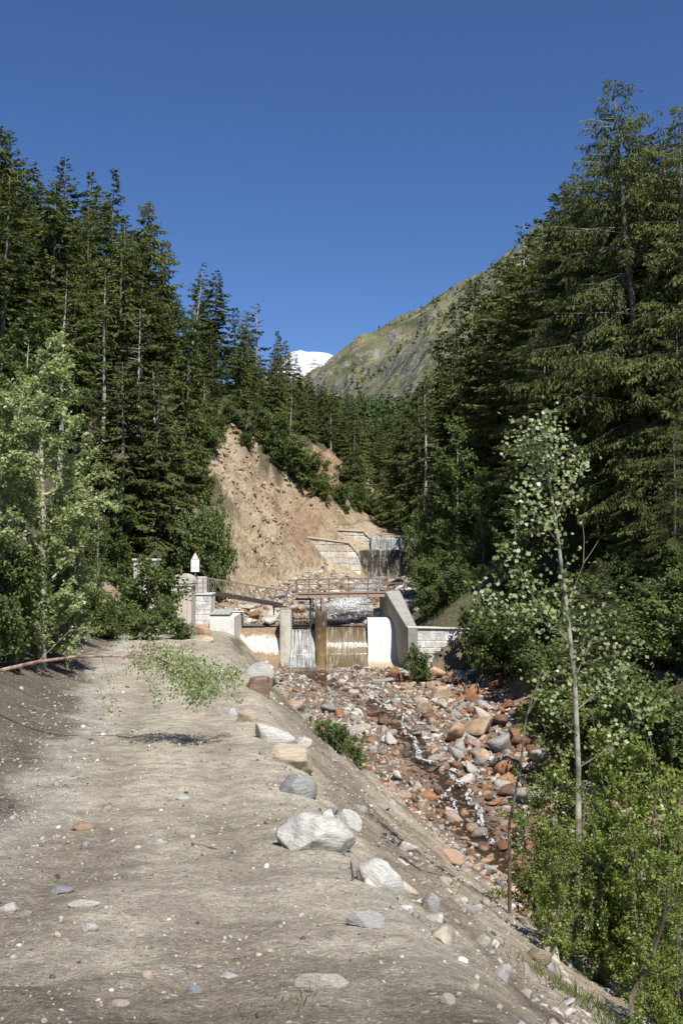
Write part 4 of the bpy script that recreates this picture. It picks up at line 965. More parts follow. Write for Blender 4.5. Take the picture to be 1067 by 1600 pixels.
# pipe stub
pb = on_ground(314, 984); ps = empty('pipe_stub', pb); tag(ps, 'short olive pipe with a rim standing at the track end', 'pipe')
pw = 8 * pb.y / F
ztop_ = Z(967, pb.y); 
pp_ = wpart(MB().tube([(pb.x, pb.y + .3, pb.z - .3), (pb.x, pb.y + .3, ztop_ - .06)], pw * 0.9, 20), 'pipe', M['pipe'], True, parent=ps)
sub(wpart(MB().tube([(pb.x, pb.y + .3, ztop_ - .06), (pb.x, pb.y + .3, ztop_)], pw, 20), 'rim', M['dark_steel'], True, parent=ps), pp_)
pr_ = wpart(MB().tube([(pb.x, pb.y + .3, ztop_), (pb.x + .02, pb.y + .3, ztop_ + .55)], 0.02, 6), 'rod', M['dark_steel'], True, parent=ps)
sub(wpart(MB().bar((pb.x - .35, pb.y + .3, ztop_ + .55), (pb.x + .06, pb.y + .3, ztop_ + .55), 0.03), 'crank_handle', M['dark_steel'], False, parent=ps), pr_)

# ------------------------------------------------------------------ walkway, stair and footbridge
wk = empty('walkway', (X(320, 70), 70, Z(925, 70))); tag(wk, 'sloping steel walkway with truss railing down to the sluice', 'walkway')
def kp(mb, name, mat, par=wk): return wpart(mb, name, mat, False, parent=par)
a0, a1 = P(318, 924.5, 70.2), P(441, 947, 71.4)
for dy in (0.0, 0.95): kp(MB().bar(a0 + Vector((0, dy, 0)), a1 + Vector((0, dy, 0)), 0.07, 0.24), 'beam', M['dark_steel'])
npl = 26
for i in range(npl):
    q0 = a0.lerp(a1, i / npl) + Vector((0, -0.03, 0.125)); q1 = a0.lerp(a1, (i + 0.9) / npl) + Vector((0, -0.03, 0.125))
    kp(MB().hexa([q0, q1, q1 + Vector((0, 1.0, 0)), q0 + Vector((0, 1.0, 0)), q0 + Vector((0, 0, .03)), q1 + Vector((0, 0, .03)), q1 + Vector((0, 1.0, .03)), q0 + Vector((0, 1.0, .03))]), 'deck_plank', M['dark_steel'])
for dy in (-0.06, 1.0):
    t0, t1 = P(319, 902.5, 70.2) + Vector((0, dy, 0)), P(448, 924.5, 71.4) + Vector((0, dy, 0))
    b0, b1 = a0 + Vector((0, dy, 0.1)), a1 + Vector((0, dy, 0.1))
    kp(MB().bar(t0, t1, 0.055), 'handrail', M['rail'])
    for i in range(9):
        f = i / 8; kp(MB().bar(b0.lerp(b1, f), t0.lerp(t1, f), 0.045), 'post', M['rail'])
        if i < 7: kp(MB().bar(t0.lerp(t1, f), b0.lerp(b1, (i + 1) / 8), 0.045), 'brace', M['rail'])
# landing and stair
sr_ = empty('stair', (X(450, 71.4), 71.4, Z(950, 71.4))); tag(sr_, 'short steel stair joining walkway and footbridge', 'stair')
s0, s1 = P(446, 947, 71.35), P(466, 929.5, 71.35)
for dy in (0, 0.9): kp(MB().bar(s0 + Vector((0, dy, 0)), s1 + Vector((0, dy, 0)), 0.06, 0.16), 'stringer', M['steel'], sr_)
for i in range(4):
    q = s0.lerp(s1, (i + .6) / 4.4); kp(MB().box(q.x - .12, q.x + .12, 71.39, 72.21, q.z - .015, q.z + .015), 'tread', M['steel'], sr_)
for dy in (0, 0.9):
    h0, h1 = P(448, 923.5, 71.35) + Vector((0, dy, 0)), P(466, 905.5, 71.35) + Vector((0, dy, 0))
    kp(MB().bar(h0, h1, 0.05), 'handrail', M['rail'], sr_); kp(MB().bar(s0 + Vector((.06, dy, 0)), h0, 0.05), 'post', M['rail'], sr_)
    kp(MB().bar(s0.lerp(s1, .0) + Vector((.02, dy, .4)), s1 + Vector((0, dy, .45)), 0.04), 'rail', M['rail'], sr_)
kp(MB().bar(P(450.5, 947, 71.4), P(450.5, 958, 71.4), 0.12), 'support_post', M['steel'], sr_)
kp(MB().box(X(426, 71.5), X(449, 71.5), 71.45, 72.35, Z(949.5, 71.5), Z(947.5, 71.5)), 'landing_plate', M['dark_steel'], sr_)
kp(MB().bar(P(428, 949, 71.6), P(428, 961, 71.6), 0.09), 'support_post', M['dark_steel'], sr_)
fb = empty('footbridge', (X(540, 72), 72, Z(935, 72))); tag(fb, 'steel footbridge with pinkish beam and thin railing over the weir', 'footbridge')
bx0, bx1, bz1, bz0 = X(463, 71.5), X(623, 74.5), Z(927.2, 71.5), Z(934.8, 71.5)
def by(x): return 71.5 + (x - bx0) / (bx1 - bx0) * 3.0
def bpt(x, dy, z): return Vector((x, by(x) + dy, z))
for dy in (0, 1.0):
    mb = MB()
    mb.hexa([bpt(bx0, dy, bz0), bpt(bx1, dy, bz0), bpt(bx1, dy + .06, bz0), bpt(bx0, dy + .06, bz0), bpt(bx0, dy, bz1), bpt(bx1, dy, bz1), bpt(bx1, dy + .06, bz1), bpt(bx0, dy + .06, bz1)])
    bm_ = kp(mb, 'beam', M['steel'], fb)
    for zf in (bz0, bz1 - .04):
        sub(kp(MB().hexa([bpt(bx0, dy - .07, zf), bpt(bx1, dy - .07, zf), bpt(bx1, dy - .002, zf), bpt(bx0, dy - .002, zf), bpt(bx0, dy - .07, zf + .04), bpt(bx1, dy - .07, zf + .04), bpt(bx1, dy - .002, zf + .04), bpt(bx0, dy - .002, zf + .04)]), 'flange', M['steel'], fb), bm_)
for i in range(30):
    xa = bx0 + (bx1 - bx0) * i / 30; xb = bx0 + (bx1 - bx0) * (i + .92) / 30
    kp(MB().hexa([bpt(xa, -.05, bz1 + .003), bpt(xb, -.05, bz1 + .003), bpt(xb, 1.1, bz1 + .003), bpt(xa, 1.1, bz1 + .003), bpt(xa, -.05, bz1 + .045), bpt(xb, -.05, bz1 + .045), bpt(xb, 1.1, bz1 + .045), bpt(xa, 1.1, bz1 + .045)]), 'deck_plank', M['steel'], fb)
for i in range(8):
    xa = bx0 + (bx1 - bx0) * (i + .5) / 8; kp(MB().bar(bpt(xa, .07, bz0 + .03), bpt(xa, .99, bz0 + .03), 0.10), 'cross_beam', M['dark_steel'], fb)
zr_ = Z(905.8, 71.5); PX = [463, 483, 514, 544.5, 575, 605.5, 632]
for dy in (-0.08, 1.05):
    for q in PX:
        Dq = 71.5 + 3.0 * (q - 463) / 160; xq = X(q, Dq); kp(MB().bar((xq, Dq + dy, bz0 if q < 620 else zb0), (xq, Dq + dy, zr_ + 0.005 * (q - 463) / 20), 0.07), 'post', M['rail'], fb)
    for lv in (0, 0.36, 0.72):
        e0 = Vector((X(463, 71.5), 71.5 + dy - .03, zr_ - lv)); e1 = Vector((X(632, 74.66), 74.66 + dy - .03, zr_ + .04 - lv)); kp(MB().bar(e0, e1, 0.075 if lv == 0 else 0.045), 'rail', M['rail'], fb)
kp(MB().bar(P(504.8, 934.8, 72), P(504.8, 958, 72), 0.15), 'support_post', M['steel'], fb)
kp(MB().bar(P(487, 936, 72.6), P(460, 936, 72.6), 0.14), 'cross_beam', M['dark_steel'], fb)
cbx = empty('control_box', P(609, 926, 74.3)); tag(cbx, 'small brown control box at the right end of the footbridge', 'control box')
q = P(608.5, 926, 74.4); cb_ = wpart(MB().box(q.x - .12, q.x + .12, 74.5, 74.7, bz1 + .05, Z(912.5, 74.4)), 'cabinet', M['steel'], False, 0.02, parent=cbx)
sub(wpart(MB().box(q.x - .09, q.x + .09, 74.48, 74.497, bz1 + .2, Z(914, 74.4)), 'door', M['rail'], False, parent=cbx), cb_)

# ------------------------------------------------------------------ upstream check dam and retaining walls
cd = empty('check_dam', (4.8, 103.4, -2.3)); tag(cd, 'dark masonry check dam carrying the upper waterfall', 'dam')
dx0, dx1 = X(562, 103), X(652, 103); zl, zm = Z(838.5, 103.6), Z(859, 103)
wpart(MB().box(dx0, dx1, 103.0, 103.9, -4, zm), 'lower_wall', M['dark_conc'] if 'dark_conc' in M else M['grey_conc'], False, 0.05, parent=cd)
wpart(MB().box(X(579, 103.6), dx1, 103.5, 105.0, -3, zl - .05), 'upper_wall', M['grey_conc'], False, 0.05, parent=cd)
stone_face(cd, dx0 + .02, dx1, zm - .03, -2.6, 102.99, [(0.12, 0.115, 0.10), (0.16, 0.15, 0.13), (0.09, 0.085, 0.075), (0.2, 0.17, 0.13)], rs, 0.85, 0.6, 0.12, 0.2)  # dark stone colours paint in the tree shadow lying on this face
sheet([(105.5, zl + .02), (104.4, zl + .03), (103.7, zl), (103.45, zl - .2), (103.36, zl - .7), (103.30, zm + .02), (103.0, zm + .05)], X(580, 103.4), X(648, 103.4), 0.02, M['fall'], 'waterfall', 'upper white curtain of the upstream fall', 40, 0.05)
sheet([(103.0, zm + .05), (102.8, zm - .1), (102.72, zm - .8), (102.65, -1.2), (102.5, -2.3)], X(566, 103), X(648, 103), 0.0, M['fall_thin'], 'waterfall', 'thin lower strands of the upstream fall in shade', 40, 0.10)
def retaining(name, label, top, y0, zb, par_cols, bw, bh, capw=0.16):
    """stone-faced wall whose top follows photo points (px,py) at depth y0"""
    pts = [P(px, py, y0) for px, py in top]; xs = [p.x for p in pts]; zs = [p.z for p in pts]
    w = empty(name, (xs[0], y0, zb)); tag(w, label, 'wall', 'retaining walls beside the upper fall')
    zf = lambda x: float(np.interp(x, xs, zs)) - capw
    out = [(xs[0], zb)] + [(x, z - capw) for x, z in zip(xs, zs)] + [(xs[-1], zb)]
    wpart(MB().prism(out[::-1], y0 + .10, y0 + 0.9), 'core', M['mortar'], False, parent=w)
    for i in range(len(pts) - 1):
        a, b = pts[i], pts[i + 1]
        mb = MB().hexa([(a.x, y0 - .06, a.z - capw + .003), (b.x - .006, y0 - .06, b.z - capw + .003), (b.x - .006, y0 + .95, b.z - capw + .003), (a.x, y0 + .95, a.z - capw + .003), (a.x, y0 - .06, a.z), (b.x - .006, y0 - .06, b.z), (b.x - .006, y0 + .95, b.z), (a.x, y0 + .95, a.z)])
        wpart(mb, 'coping', M['coping'], False, 0.02, parent=w)
    stone_face(w, xs[0], xs[-1], zf, zb, y0 + .09, par_cols, rs, bw, bh, 0.05, 0.22)
M['coping'] = mat_concrete('coping_concrete', (0.52, 0.45, 0.36), (0.3, 0.25, 0.19), 0.3)
WC = [(0.60, 0.56, 0.49), (0.68, 0.64, 0.57), (0.53, 0.49, 0.42), (0.60, 0.50, 0.40)]
retaining('retaining_wall', 'near pale stone retaining wall with sloping right end', [(445, 831), (457, 835), (545, 846.5), (561, 865), (563, 876)], 101.0, -2.4, WC, 0.75, 0.55)
retaining('retaining_wall', 'upper pale stone retaining wall behind the near one', [(500, 825), (567, 828.5), (579, 840)], 103.9, -1.0, WC, 0.95, 0.75)
# low grey wall among the right-bank shrubs, white cabinet and board on the left
lw = empty('low_wall', (X(680, 79), 79, -4)); tag(lw, 'low grey concrete wall among the right-bank shrubs', 'wall')
wpart(MB().hexa([(X(636, 79), 79, -4.4), (X(726, 79), 79, -4.4), (X(726, 79), 79.5, -4.4), (X(636, 79), 79.5, -4.4), (X(636, 79), 79, Z(940, 79)), (X(726, 79), 79, Z(943, 79)), (X(726, 79), 79.5, Z(943, 79)), (X(636, 79), 79.5, Z(940, 79))]), 'wall_body', M['grey_conc'], False, 0.03, parent=lw)
wpart(MB().hexa([(X(636, 79), 78.93, Z(940, 79) + .003), (X(726, 79), 78.93, Z(943, 79) + .003), (X(726, 79), 79.55, Z(943, 79) + .003), (X(636, 79), 79.55, Z(940, 79) + .003), (X(636, 79), 78.93, Z(939, 79) + .05), (X(726, 79), 78.93, Z(942, 79) + .05), (X(726, 79), 79.55, Z(942, 79) + .05), (X(636, 79), 79.55, Z(939, 79) + .05)]), 'coping', M['white_conc'], False, parent=lw)
wc = empty('white_hut', P(226, 905, 62)); tag(wc, 'small white block hut behind the bush left of the kiosk', 'hut')
q0, q1 = P(209, 930, 62), P(243, 876, 62)
hb_ = wpart(MB().box(q0.x, q1.x, 62, 63.6, q0.z - 1.5, q1.z), 'wall_body', M['white_conc'], False, 0.02, parent=wc)
wpart(MB().box(q0.x - .08, q1.x + .08, 61.9, 63.7, q1.z + .003, q1.z + .12), 'roof_slab', M['white_conc'], False, 0.02, parent=wc)
sub(wpart(MB().box(q0.x + .12, q0.x + .5, 61.96, 61.997, q0.z - .4, q1.z - .2), 'door', M['grate'], False, parent=wc), hb_)
wb = empty('notice_board', on_ground(124, 985)); tag(wb, 'white notice board half hidden in the left birch leaves', 'sign')
Dn = wb.location.y
wpart(MB().bar((X(124, Dn), Dn, wb.location.z - .3), (X(124, Dn), Dn, Z(896, Dn)), 0.07), 'post', M['rail'], False, parent=wb)
wpart(MB().box(X(117, Dn), X(129, Dn), Dn - .06, Dn - .04, Z(934, Dn), Z(921, Dn)), 'board', M['sign'], False, parent=wb)
wpart(MB().box(X(120, Dn), X(128, Dn), Dn - .06, Dn - .04, Z(912, Dn), Z(897, Dn)), 'upper_board', M['sign'], False, parent=wb)

# ------------------------------------------------------------------ conifers
def unit(v): return v / np.maximum(np.linalg.norm(v, axis=-1, keepdims=True), 1e-9)
def leaf_quads(c, d, side, L, Wd, fold=0.0, nrm=None):
    """one rhombus per leaf or needle spray: base, left, tip, right"""
    n = len(c); b = c; t = c + d * L[:, None]; mid = c + d * (L * 0.45)[:, None]
    s = side * (Wd / 2)[:, None]
    if nrm is not None: up = nrm * (Wd * fold)[:, None]
    else: up = 0
    V = np.stack([b, mid - s + up, t, mid + s + up], 1).reshape(-1, 3)
    return V, np.arange(n * 4).reshape(n, 4)
def perp(d, rng):
    r = rng.normal(size=d.shape); return unit(np.cross(d, r))
def spruce(seed, H_, R, lod, droop=0.3, gap=0.40, dens=1.0, bare=0.10, per=6, irregular=0.25, hang=0.35, needle='needle', bark='bark', top_bare=0.0):
    rng = np.random.default_rng(seed)
    hs = []; h = H_ * bare
    while h < H_ * 0.985: hs.append(h); h += gap * rng.uniform(0.7, 1.3) * (0.75 + 0.5 * (1 - h / H_))
    hs = np.array(hs); nb = np.maximum(3, (per * (1 - 0.35 * hs / H_) * rng.uniform(0.75, 1.25, len(hs)) * dens).astype(int))
    bh = np.repeat(hs, nb) + rng.normal(0, gap * 0.25, nb.sum()); n = len(bh)
    t = np.clip(bh / H_, 0, 0.999)
    prof = np.minimum(1.0, 0.62 + 1.6 * np.maximum(t - bare, 0)) * (1 - t) ** 0.72
    wob = 0.75 + 0.5 * vn(t * 9 + seed, t * 0, seed)
    L = np.maximum(R * prof * 1.35 * wob * rng.uniform(1 - irregular * 1.6, 1 + irregular, n), 0.22)
    az = rng.uniform(0, 6.283, n)
    el = 0.45 * t - 0.10 + rng.normal(0, 0.12, n) + 0.35 * np.maximum(t - 0.8, 0) * 5 * 0.5
    dr = droop * (0.6 + 0.8 * (1 - t)) * rng.uniform(0.6, 1.3, n)
    def at(i, s):
        r = L[i] * s; z = bh[i] + L[i] * (np.sin(el[i]) * s - dr[i] * s ** 1.6 + 0.30 * dr[i] * s ** 4)
        return np.stack([np.cos(az[i]) * r, np.sin(az[i]) * r, z], 1)
    step = 0.17 if lod == 0 else 0.21
    k = np.maximum(3, (L / step).astype(int)); bi = np.repeat(np.arange(n), k * 2); cnt = k.sum() * 2
    s = rng.uniform(0.10, 1.0, cnt) ** 0.85; sgn = np.where(rng.random(cnt) < 0.5, -1, 1)
    p = at(bi, s); p2 = at(bi, np.minimum(s + 0.02, 1.02)); fwd = unit(p2 - p)
    lat = np.stack([-np.sin(az[bi]), np.cos(az[bi]), np.zeros(cnt)], 1) * sgn[:, None]
    d = unit(fwd * rng.uniform(0.45, 1.0, cnt)[:, None] + lat * rng.uniform(0.5, 1.0, cnt)[:, None] + np.array([0, 0, -1]) * (hang * rng.uniform(0.3, 1.5, cnt))[:, None])
    tl = (0.30 * L[bi] * (1 - s) + 0.28) * rng.uniform(0.6, 1.2, cnt)
    VV = []; FF = []; CC = []; base = 0
    def emit(c, dd, ll, ww, shade):
        nonlocal base
        v, f = leaf_quads(c, dd, perp(dd, rng), ll, ww); VV.append(v); FF.append(f + base); base += len(v); CC.append(np.repeat(np.clip(shade, 0, 1), 4))
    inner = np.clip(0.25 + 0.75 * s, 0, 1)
    if lod == 0:
        q = np.maximum(2, (tl / 0.17).astype(int) * 2); ti = np.repeat(np.arange(cnt), q); m = len(ti)
        u_ = rng.random(m); c = p[ti] + d[ti] * (tl[ti] * u_)[:, None]
        sd = perp(d[ti], rng); dd = unit(d[ti] * 0.8 + sd * rng.uniform(0.2, 0.8, m)[:, None] + np.array([0, 0, -hang * 0.5]))
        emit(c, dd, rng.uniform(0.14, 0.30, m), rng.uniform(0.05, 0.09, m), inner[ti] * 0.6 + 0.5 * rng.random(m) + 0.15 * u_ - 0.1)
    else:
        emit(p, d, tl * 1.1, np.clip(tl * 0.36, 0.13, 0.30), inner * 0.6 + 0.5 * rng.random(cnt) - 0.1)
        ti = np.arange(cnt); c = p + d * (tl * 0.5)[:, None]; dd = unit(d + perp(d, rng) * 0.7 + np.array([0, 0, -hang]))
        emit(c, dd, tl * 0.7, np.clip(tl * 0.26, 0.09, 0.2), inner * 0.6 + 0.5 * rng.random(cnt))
    c = np.concatenate(CC)
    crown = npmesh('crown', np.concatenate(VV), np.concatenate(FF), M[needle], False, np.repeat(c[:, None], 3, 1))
    mb = MB(); r0 = 0.011 * H_ + 0.03
    mb.tube([(0.06 * math.sin(z * 0.4 + seed), 0.05 * math.cos(z * 0.5), z) for z in np.linspace(-0.8, H_ * 0.99, 12)], [max(r0 * (1 - (z + .5) / (H_ + .6)) ** 0.85, 0.015) for z in np.linspace(-0.5, H_ * 0.99, 12)], 7)
    for i in rng.permutation(n)[: (170 if lod == 0 else 70)]:
        if L[i] > 0.6:
            q = at(np.array([i] * 4), np.array([0, 0.33, 0.66, 0.96])); mb.tube([tuple(x) for x in q], [0.030, 0.022, 0.014, 0.006], 3, False)
    trunk = mb.mesh('trunk', M[bark], True)
    return dict(H=H_, trunk=trunk, crown=crown)
NEAR = [spruce(1, 24, 4.3, 0, 0.42, 0.46, 1.0, 0.05, 7, 0.28, 0.75), spruce(2, 24, 3.7, 0, 0.35, 0.44, 1.0, 0.04, 7, 0.28, 0.55), spruce(3, 24, 4.1, 0, 0.50, 0.48, 1.0, 0.06, 7, 0.30, 0.9)]
SPARSE_NEAR = spruce(4, 26, 5.2, 0, 0.34, 0.46, 0.95, 0.04, 7, 0.35, 1.3)
MID = [spruce(11, 20, 3.6, 1, 0.35, 0.42, 1.0, 0.06, 7), spruce(12, 20, 3.1, 1, 0.30, 0.42, 1.0, 0.10, 7), spruce(13, 20, 3.8, 1, 0.42, 0.44, 1.0, 0.05, 7, 0.35, 0.5), spruce(14, 20, 2.9, 1, 0.25, 0.44, 1.0, 0.16, 7, 0.35)]
MID += [spruce(17, 20, 4.4, 1, 0.5, 0.40, 1.1, 0.03, 7, 0.45, 0.8), spruce(18, 20, 3.3, 1, 0.15, 0.40, 1.0, 0.10, 7, 0.5, 0.2), spruce(19, 20, 3.2, 1, 0.2, 0.42, 0.9, 0.12, 7, 0.5, 0.6, 'needle_light')]
BARE = [spruce(15, 20, 2.9, 1, 0.25, 0.60, 0.70, 0.26, 6, 0.5, 0.3, 'needle_dry', 'bark_pale'), spruce(16, 20, 2.4, 1, 0.2, 0.58, 0.7, 0.36, 5, 0.5, 0.3, 'needle', 'bark_pale')]
trees = []
def put_tree(proto, x, y, h, name='spruce_tree', wide=1.0, lean=(0, 0), rot=None, zone=None, label=None, sink=0.1, cat='tree', group=None, looks=None, first=[0]):
    z = Hs(x, y); o = empty(name, (x, y, z - sink)); s = h / proto['H']
    o.scale = (s * wide, s * wide, s); o.rotation_euler = (lean[1], lean[0], random.uniform(0, 6.28) if rot is None else rot)
    if lean != (0, 0): o.rotation_mode = 'ZYX' if rot is None else 'XYZ'
    for part in ('trunk', 'crown'): link(part, proto[part], o)
    top = pix(x, y, z + h); trees.append(dict(o=o, top=top, zone=zone, label=label, cat=cat, group=group, h=h, y=y, looks=looks)); return o
def tree_px(proto, px, ytop, D, **k):
    x = X(px, D); z = Hs(x, D); h = P(px, ytop, D).z - z
    return put_tree(proto, x, D, max(h, 1.0), **k)
skyL = np.array([(-250, 120), (0, 200), (20, 225), (45, 262), (95, 242), (135, 265), (172, 260), (200, 300), (228, 312), (255, 380), (285, 405), (310, 428), (335, 422), (365, 478), (400, 475), (432, 516), (460, 565), (485, 588), (510, 595), (545, 615), (580, 622), (610, 612), (640, 600)], float)
skyR = np.array([(560, 700), (600, 650), (625, 615), (642, 594), (660, 570), (690, 500), (715, 470), (740, 430), (770, 425), (800, 385), (822, 345), (850, 345), (870, 300), (893, 272), (925, 240), (945, 205), (968, 150), (985, 170), (1010, 200), (1035, 205), (1067, 160), (1250, 40)], float)
tr = np.random.default_rng(5)
SPR_ALL = []
def sp(px, ytop, D, proto=None, lean=(0, 0), looks='dark green spruce', wide=1.0, label=None, rot=None):
    pr = proto or (NEAR[int(tr.integers(3))] if D < 77 else MID[int(tr.integers(len(MID)))])
    tree_px(pr, px, ytop, D, zone='spruce', looks=looks, lean=lean, wide=wide, label=label, rot=rot); SPR_ALL.append((X(px, D), D))
# left skyline and landmarks
for a in [(-12, 190, 96), (8, 198, 100), (45, 250, 104), (95, 240, 102), (136, 262, 106), (172, 258, 104), (228, 310, 108), (255, 372, 112), (310, 426, 120), (336, 420, 118), (366, 476, 128), (384, 484, 134), (432, 513, 142), (446, 530, 148), (463, 560, 150), (482, 580, 156), (505, 592, 150), (522, 600, 146), (545, 612, 144), (566, 612, 142), (585, 640, 150), (556, 640, 139)]: sp(*a)
sp(288, 403, 110, BARE[1], (0.14, 0), 'leaning thin pale-trunked spruce', rot=0.0, label='thin leaning pale-trunked spruce breaking the left skyline')
sp(400, 470, 126, BARE[0], looks='thin ragged spruce', label='ragged thin spruce on the skyline above the scar crest')
sp(215, 478, 78, BARE[0], looks='half-bare grey spruce', wide=1.15, label='half-bare grey spruce with a long pale trunk, left slope')
sp(245, 560, 76, MID[2], looks='bushy spruce', wide=1.15, label='bushy dark spruce standing right of the half-bare grey one')
sp(268, 640, 78, MID[0], wide=1.2); sp(160, 400, 86, BARE[1], looks='pale-trunked spruce', label='pale-trunked spruce high on the left slope')
sp(190, 560, 74, MID[0], wide=1.2); sp(140, 590, 73, MID[2], wide=1.2); sp(300, 560, 96, MID[1]); sp(318, 580, 100, BARE[1], looks='thin spruce')
sp(332, 545, 106, MID[3])
# right landmarks
for a in [(850, 335, 84), (880, 292, 78), (906, 264, 75), (926, 240, 73), (946, 215, 71), (988, 165, 68), (1012, 200, 66), (1045, 185, 64), (838, 372, 90), (806, 400, 96)]: sp(*a, wide=1.25)
sp(1024, 108, 62, SPARSE_NEAR, (-0.078, 0), 'ragged leaning spruce', rot=0.0, wide=1.0, label='tallest ragged spruce leaning left on the right skyline')
for a in [(1072, 150, 60), (1040, 215, 64), (1000, 235, 66), (930, 300, 70), (893, 270, 74), (870, 330, 76), (912, 360, 71), (985, 380, 69), (1045, 330, 62), (960, 520, 68), (1020, 500, 62), (1062, 480, 58), (905, 560, 71), (860, 470, 74), (1000, 640, 60), (935, 660, 66), (1055, 650, 54)]: sp(*a, wide=1.05)
sp(822, 342, 100, BARE[0], looks='thin ragged spruce', label='thin ragged spruce against the ridge on the right skyline')
for a in [(800, 395, 104), (770, 428, 112), (742, 428, 120), (715, 470, 124), (845, 370, 88), (790, 440, 92), (692, 505, 126), (668, 575, 116), (642, 592, 124), (655, 600, 108), (627, 640, 130), (708, 540, 104), (750, 500, 98), (830, 450, 82)]: sp(*a)
sp(665, 590, 98, BARE[1], looks='pale-trunked spruce', label='pale-trunked spruce left of the right-bank broadleaf trees'); sp(945, 870, 42, NEAR[1], looks='young spruce', wide=1.5, label='young bright spruce above the eroded bank on the right'); sp(905, 905, 44, NEAR[2], looks='young spruce', wide=1.4, label='small dark spruce left of the young bright one on the right')
def fill(n, ylo, yhi, xf, sky, ok, spacing, hlo, hhi, slack):
    c = 0
    for _ in range(n):
        y = float(tr.uniform(ylo, yhi)); x = float(xf(y)); bx, byy = pix(x, y, Hs(x, y))
        if bx < -60 or bx > 1120: continue
        if any((x - a) ** 2 + (y - b) ** 2 < spacing ** 2 for a, b in SPR_ALL): continue
        if not ok(x, y, bx, byy): continue
        h = float(tr.uniform(hlo, hhi)); s = float(np.interp(bx, sky[:, 0], sky[:, 1])) + float(tr.uniform(*slack))
        tp = pix(x, y, Hs(x, y) + h)[1]
        if tp < s:
            h = P(bx, s, y).z - Hs(x, y)
            if h < 6.5: continue
        pr = NEAR[int(tr.integers(3))] if y < 70 else (BARE[int(tr.integers(2))] if tr.random() < 0.10 else MID[int(tr.integers(len(MID)))])
        put_tree(pr, x, y, h, zone='spruce', wide=float(tr.uniform(0.85, 1.4)), lean=(float(tr.normal(0, .025)), float(tr.normal(0, .025))), looks='pale-trunked spruce' if pr in BARE else 'dark green spruce'); SPR_ALL.append((x, y)); c += 1
def ok_left(x, y, px, py):
    if bool(scar_at(np.array([x]), np.array([y]), 0.3)[0]): return False
    if px > 300 and y < 101: return False
    if px > 312 and x > -11.0 and y < 118: return False
    return x < T_xl(y) - 3.0
fill(900, 74, 128, lambda y: tr.uniform(-0.36 * y, T_xl(y) - 3), skyL, ok_left, 3.4, 13, 21, (5, 90))
fill(260, 122, 200, lambda y: tr.uniform(-16, 14), skyL, lambda x, y, px, py: not bool(scar_at(np.array([x]), np.array([y]), 0.3)[0]) and px > 380 and py < 790 - (px - 380) * 0.0, 4.5, 13, 20, (5, 60))
fill(420, 66, 130, lambda y: tr.uniform(T_xr(y) + 7.5, 0.37 * y), skyR, lambda x, y, px, py: px > 700, 3.6, 15, 25, (5, 120))
fill(300, 108, 230, lambda y: tr.uniform(T_xl(y) - 1, 0.26 * y), skyR, lambda x, y, px, py: px > 590, 5.0, 14, 21, (10, 90))

# far wood closing the valley
def far_wood(n, seed):
    rng = np.random.default_rng(seed); VV = []; FF = []; CC = []; base = 0
    y = 220 * np.exp(rng.random(n) * math.log(860 / 220)); x = (rng.uniform(-0.10, 0.26, n)) * y
    z = H(x, y); h = rng.uniform(12, 20, n)
    px_ = 533.5 + F * x / y; s = np.interp(px_, [380, 470, 500, 540, 580, 620, 660, 720, 800], [640, 622, 612, 610, 606, 596, 575, 545, 520]); tpx = 870 - F * (z + h) / y
    m = tpx > s; x, y, z, h = x[m], y[m], z[m], h[m]; n = len(x)
    q = 46; i = np.repeat(np.arange(n), q); t = rng.random(n * q) ** 0.8 * 0.92 + 0.06; az = rng.uniform(0, 6.28, n * q)
    r = h[i] * 0.125 * (1 - t) ** 0.8
    c = np.stack([x[i] + np.cos(az) * r * 0.2, y[i] + np.sin(az) * r * 0.2, z[i] + h[i] * t], 1)
    d = unit(np.stack([np.cos(az), np.sin(az), -0.45 + 0 * az], 1)); L = r * 1.1 + 0.35
    v, f = leaf_quads(c, d, perp(d, rng), L, np.maximum(L * 0.6, 0.5))
    col = np.repeat(np.clip(0.25 + 0.6 * rng.random(n)[i] * 0.6 + 0.4 * rng.random(n * q), 0, 1), 4)
    o = link('forest', npmesh('forest', v, f, M['needle_far'], False, np.repeat(col[:, None], 3, 1))); tag(o, 'far conifer wood closing the valley below the ridge', kind='stuff')
far_wood(4200, 77)
# dots of trees on the mountain flank
rng = np.random.default_rng(78); a_, b_ = RV.shape[:2]
k = 1500; ri = (rng.random(k) ** 1.3 * 112).astype(int); ci = rng.integers(2, b_ - 2, k); pts = RV[ri, ci]
msk = fbm(pts[:, 0], pts[:, 1], 180, 3, 5) > 0.02; pts = pts[msk]
h = rng.uniform(8, 17, len(pts)); q = 9; i = np.repeat(np.arange(len(pts)), q); az = rng.uniform(0, 6.28, len(i)); t = rng.uniform(0.0, 0.85, len(i))
d = unit(np.stack([np.cos(az), np.sin(az), -0.5 + 0 * az], 1)); L = h[i] * 0.34 * (1 - t) + 1
v, f = leaf_quads(pts[i] + np.stack([0 * t, 0 * t, h[i] * (t + .15)], 1), d, perp(d, rng), L, L * 0.7)
o = link('mountain_trees', npmesh('mountain_trees', v, f, M['needle_far'], False, np.full((len(v), 3), 0.3))); tag(o, 'scattered conifers dotting the mountain flank', kind='stuff')

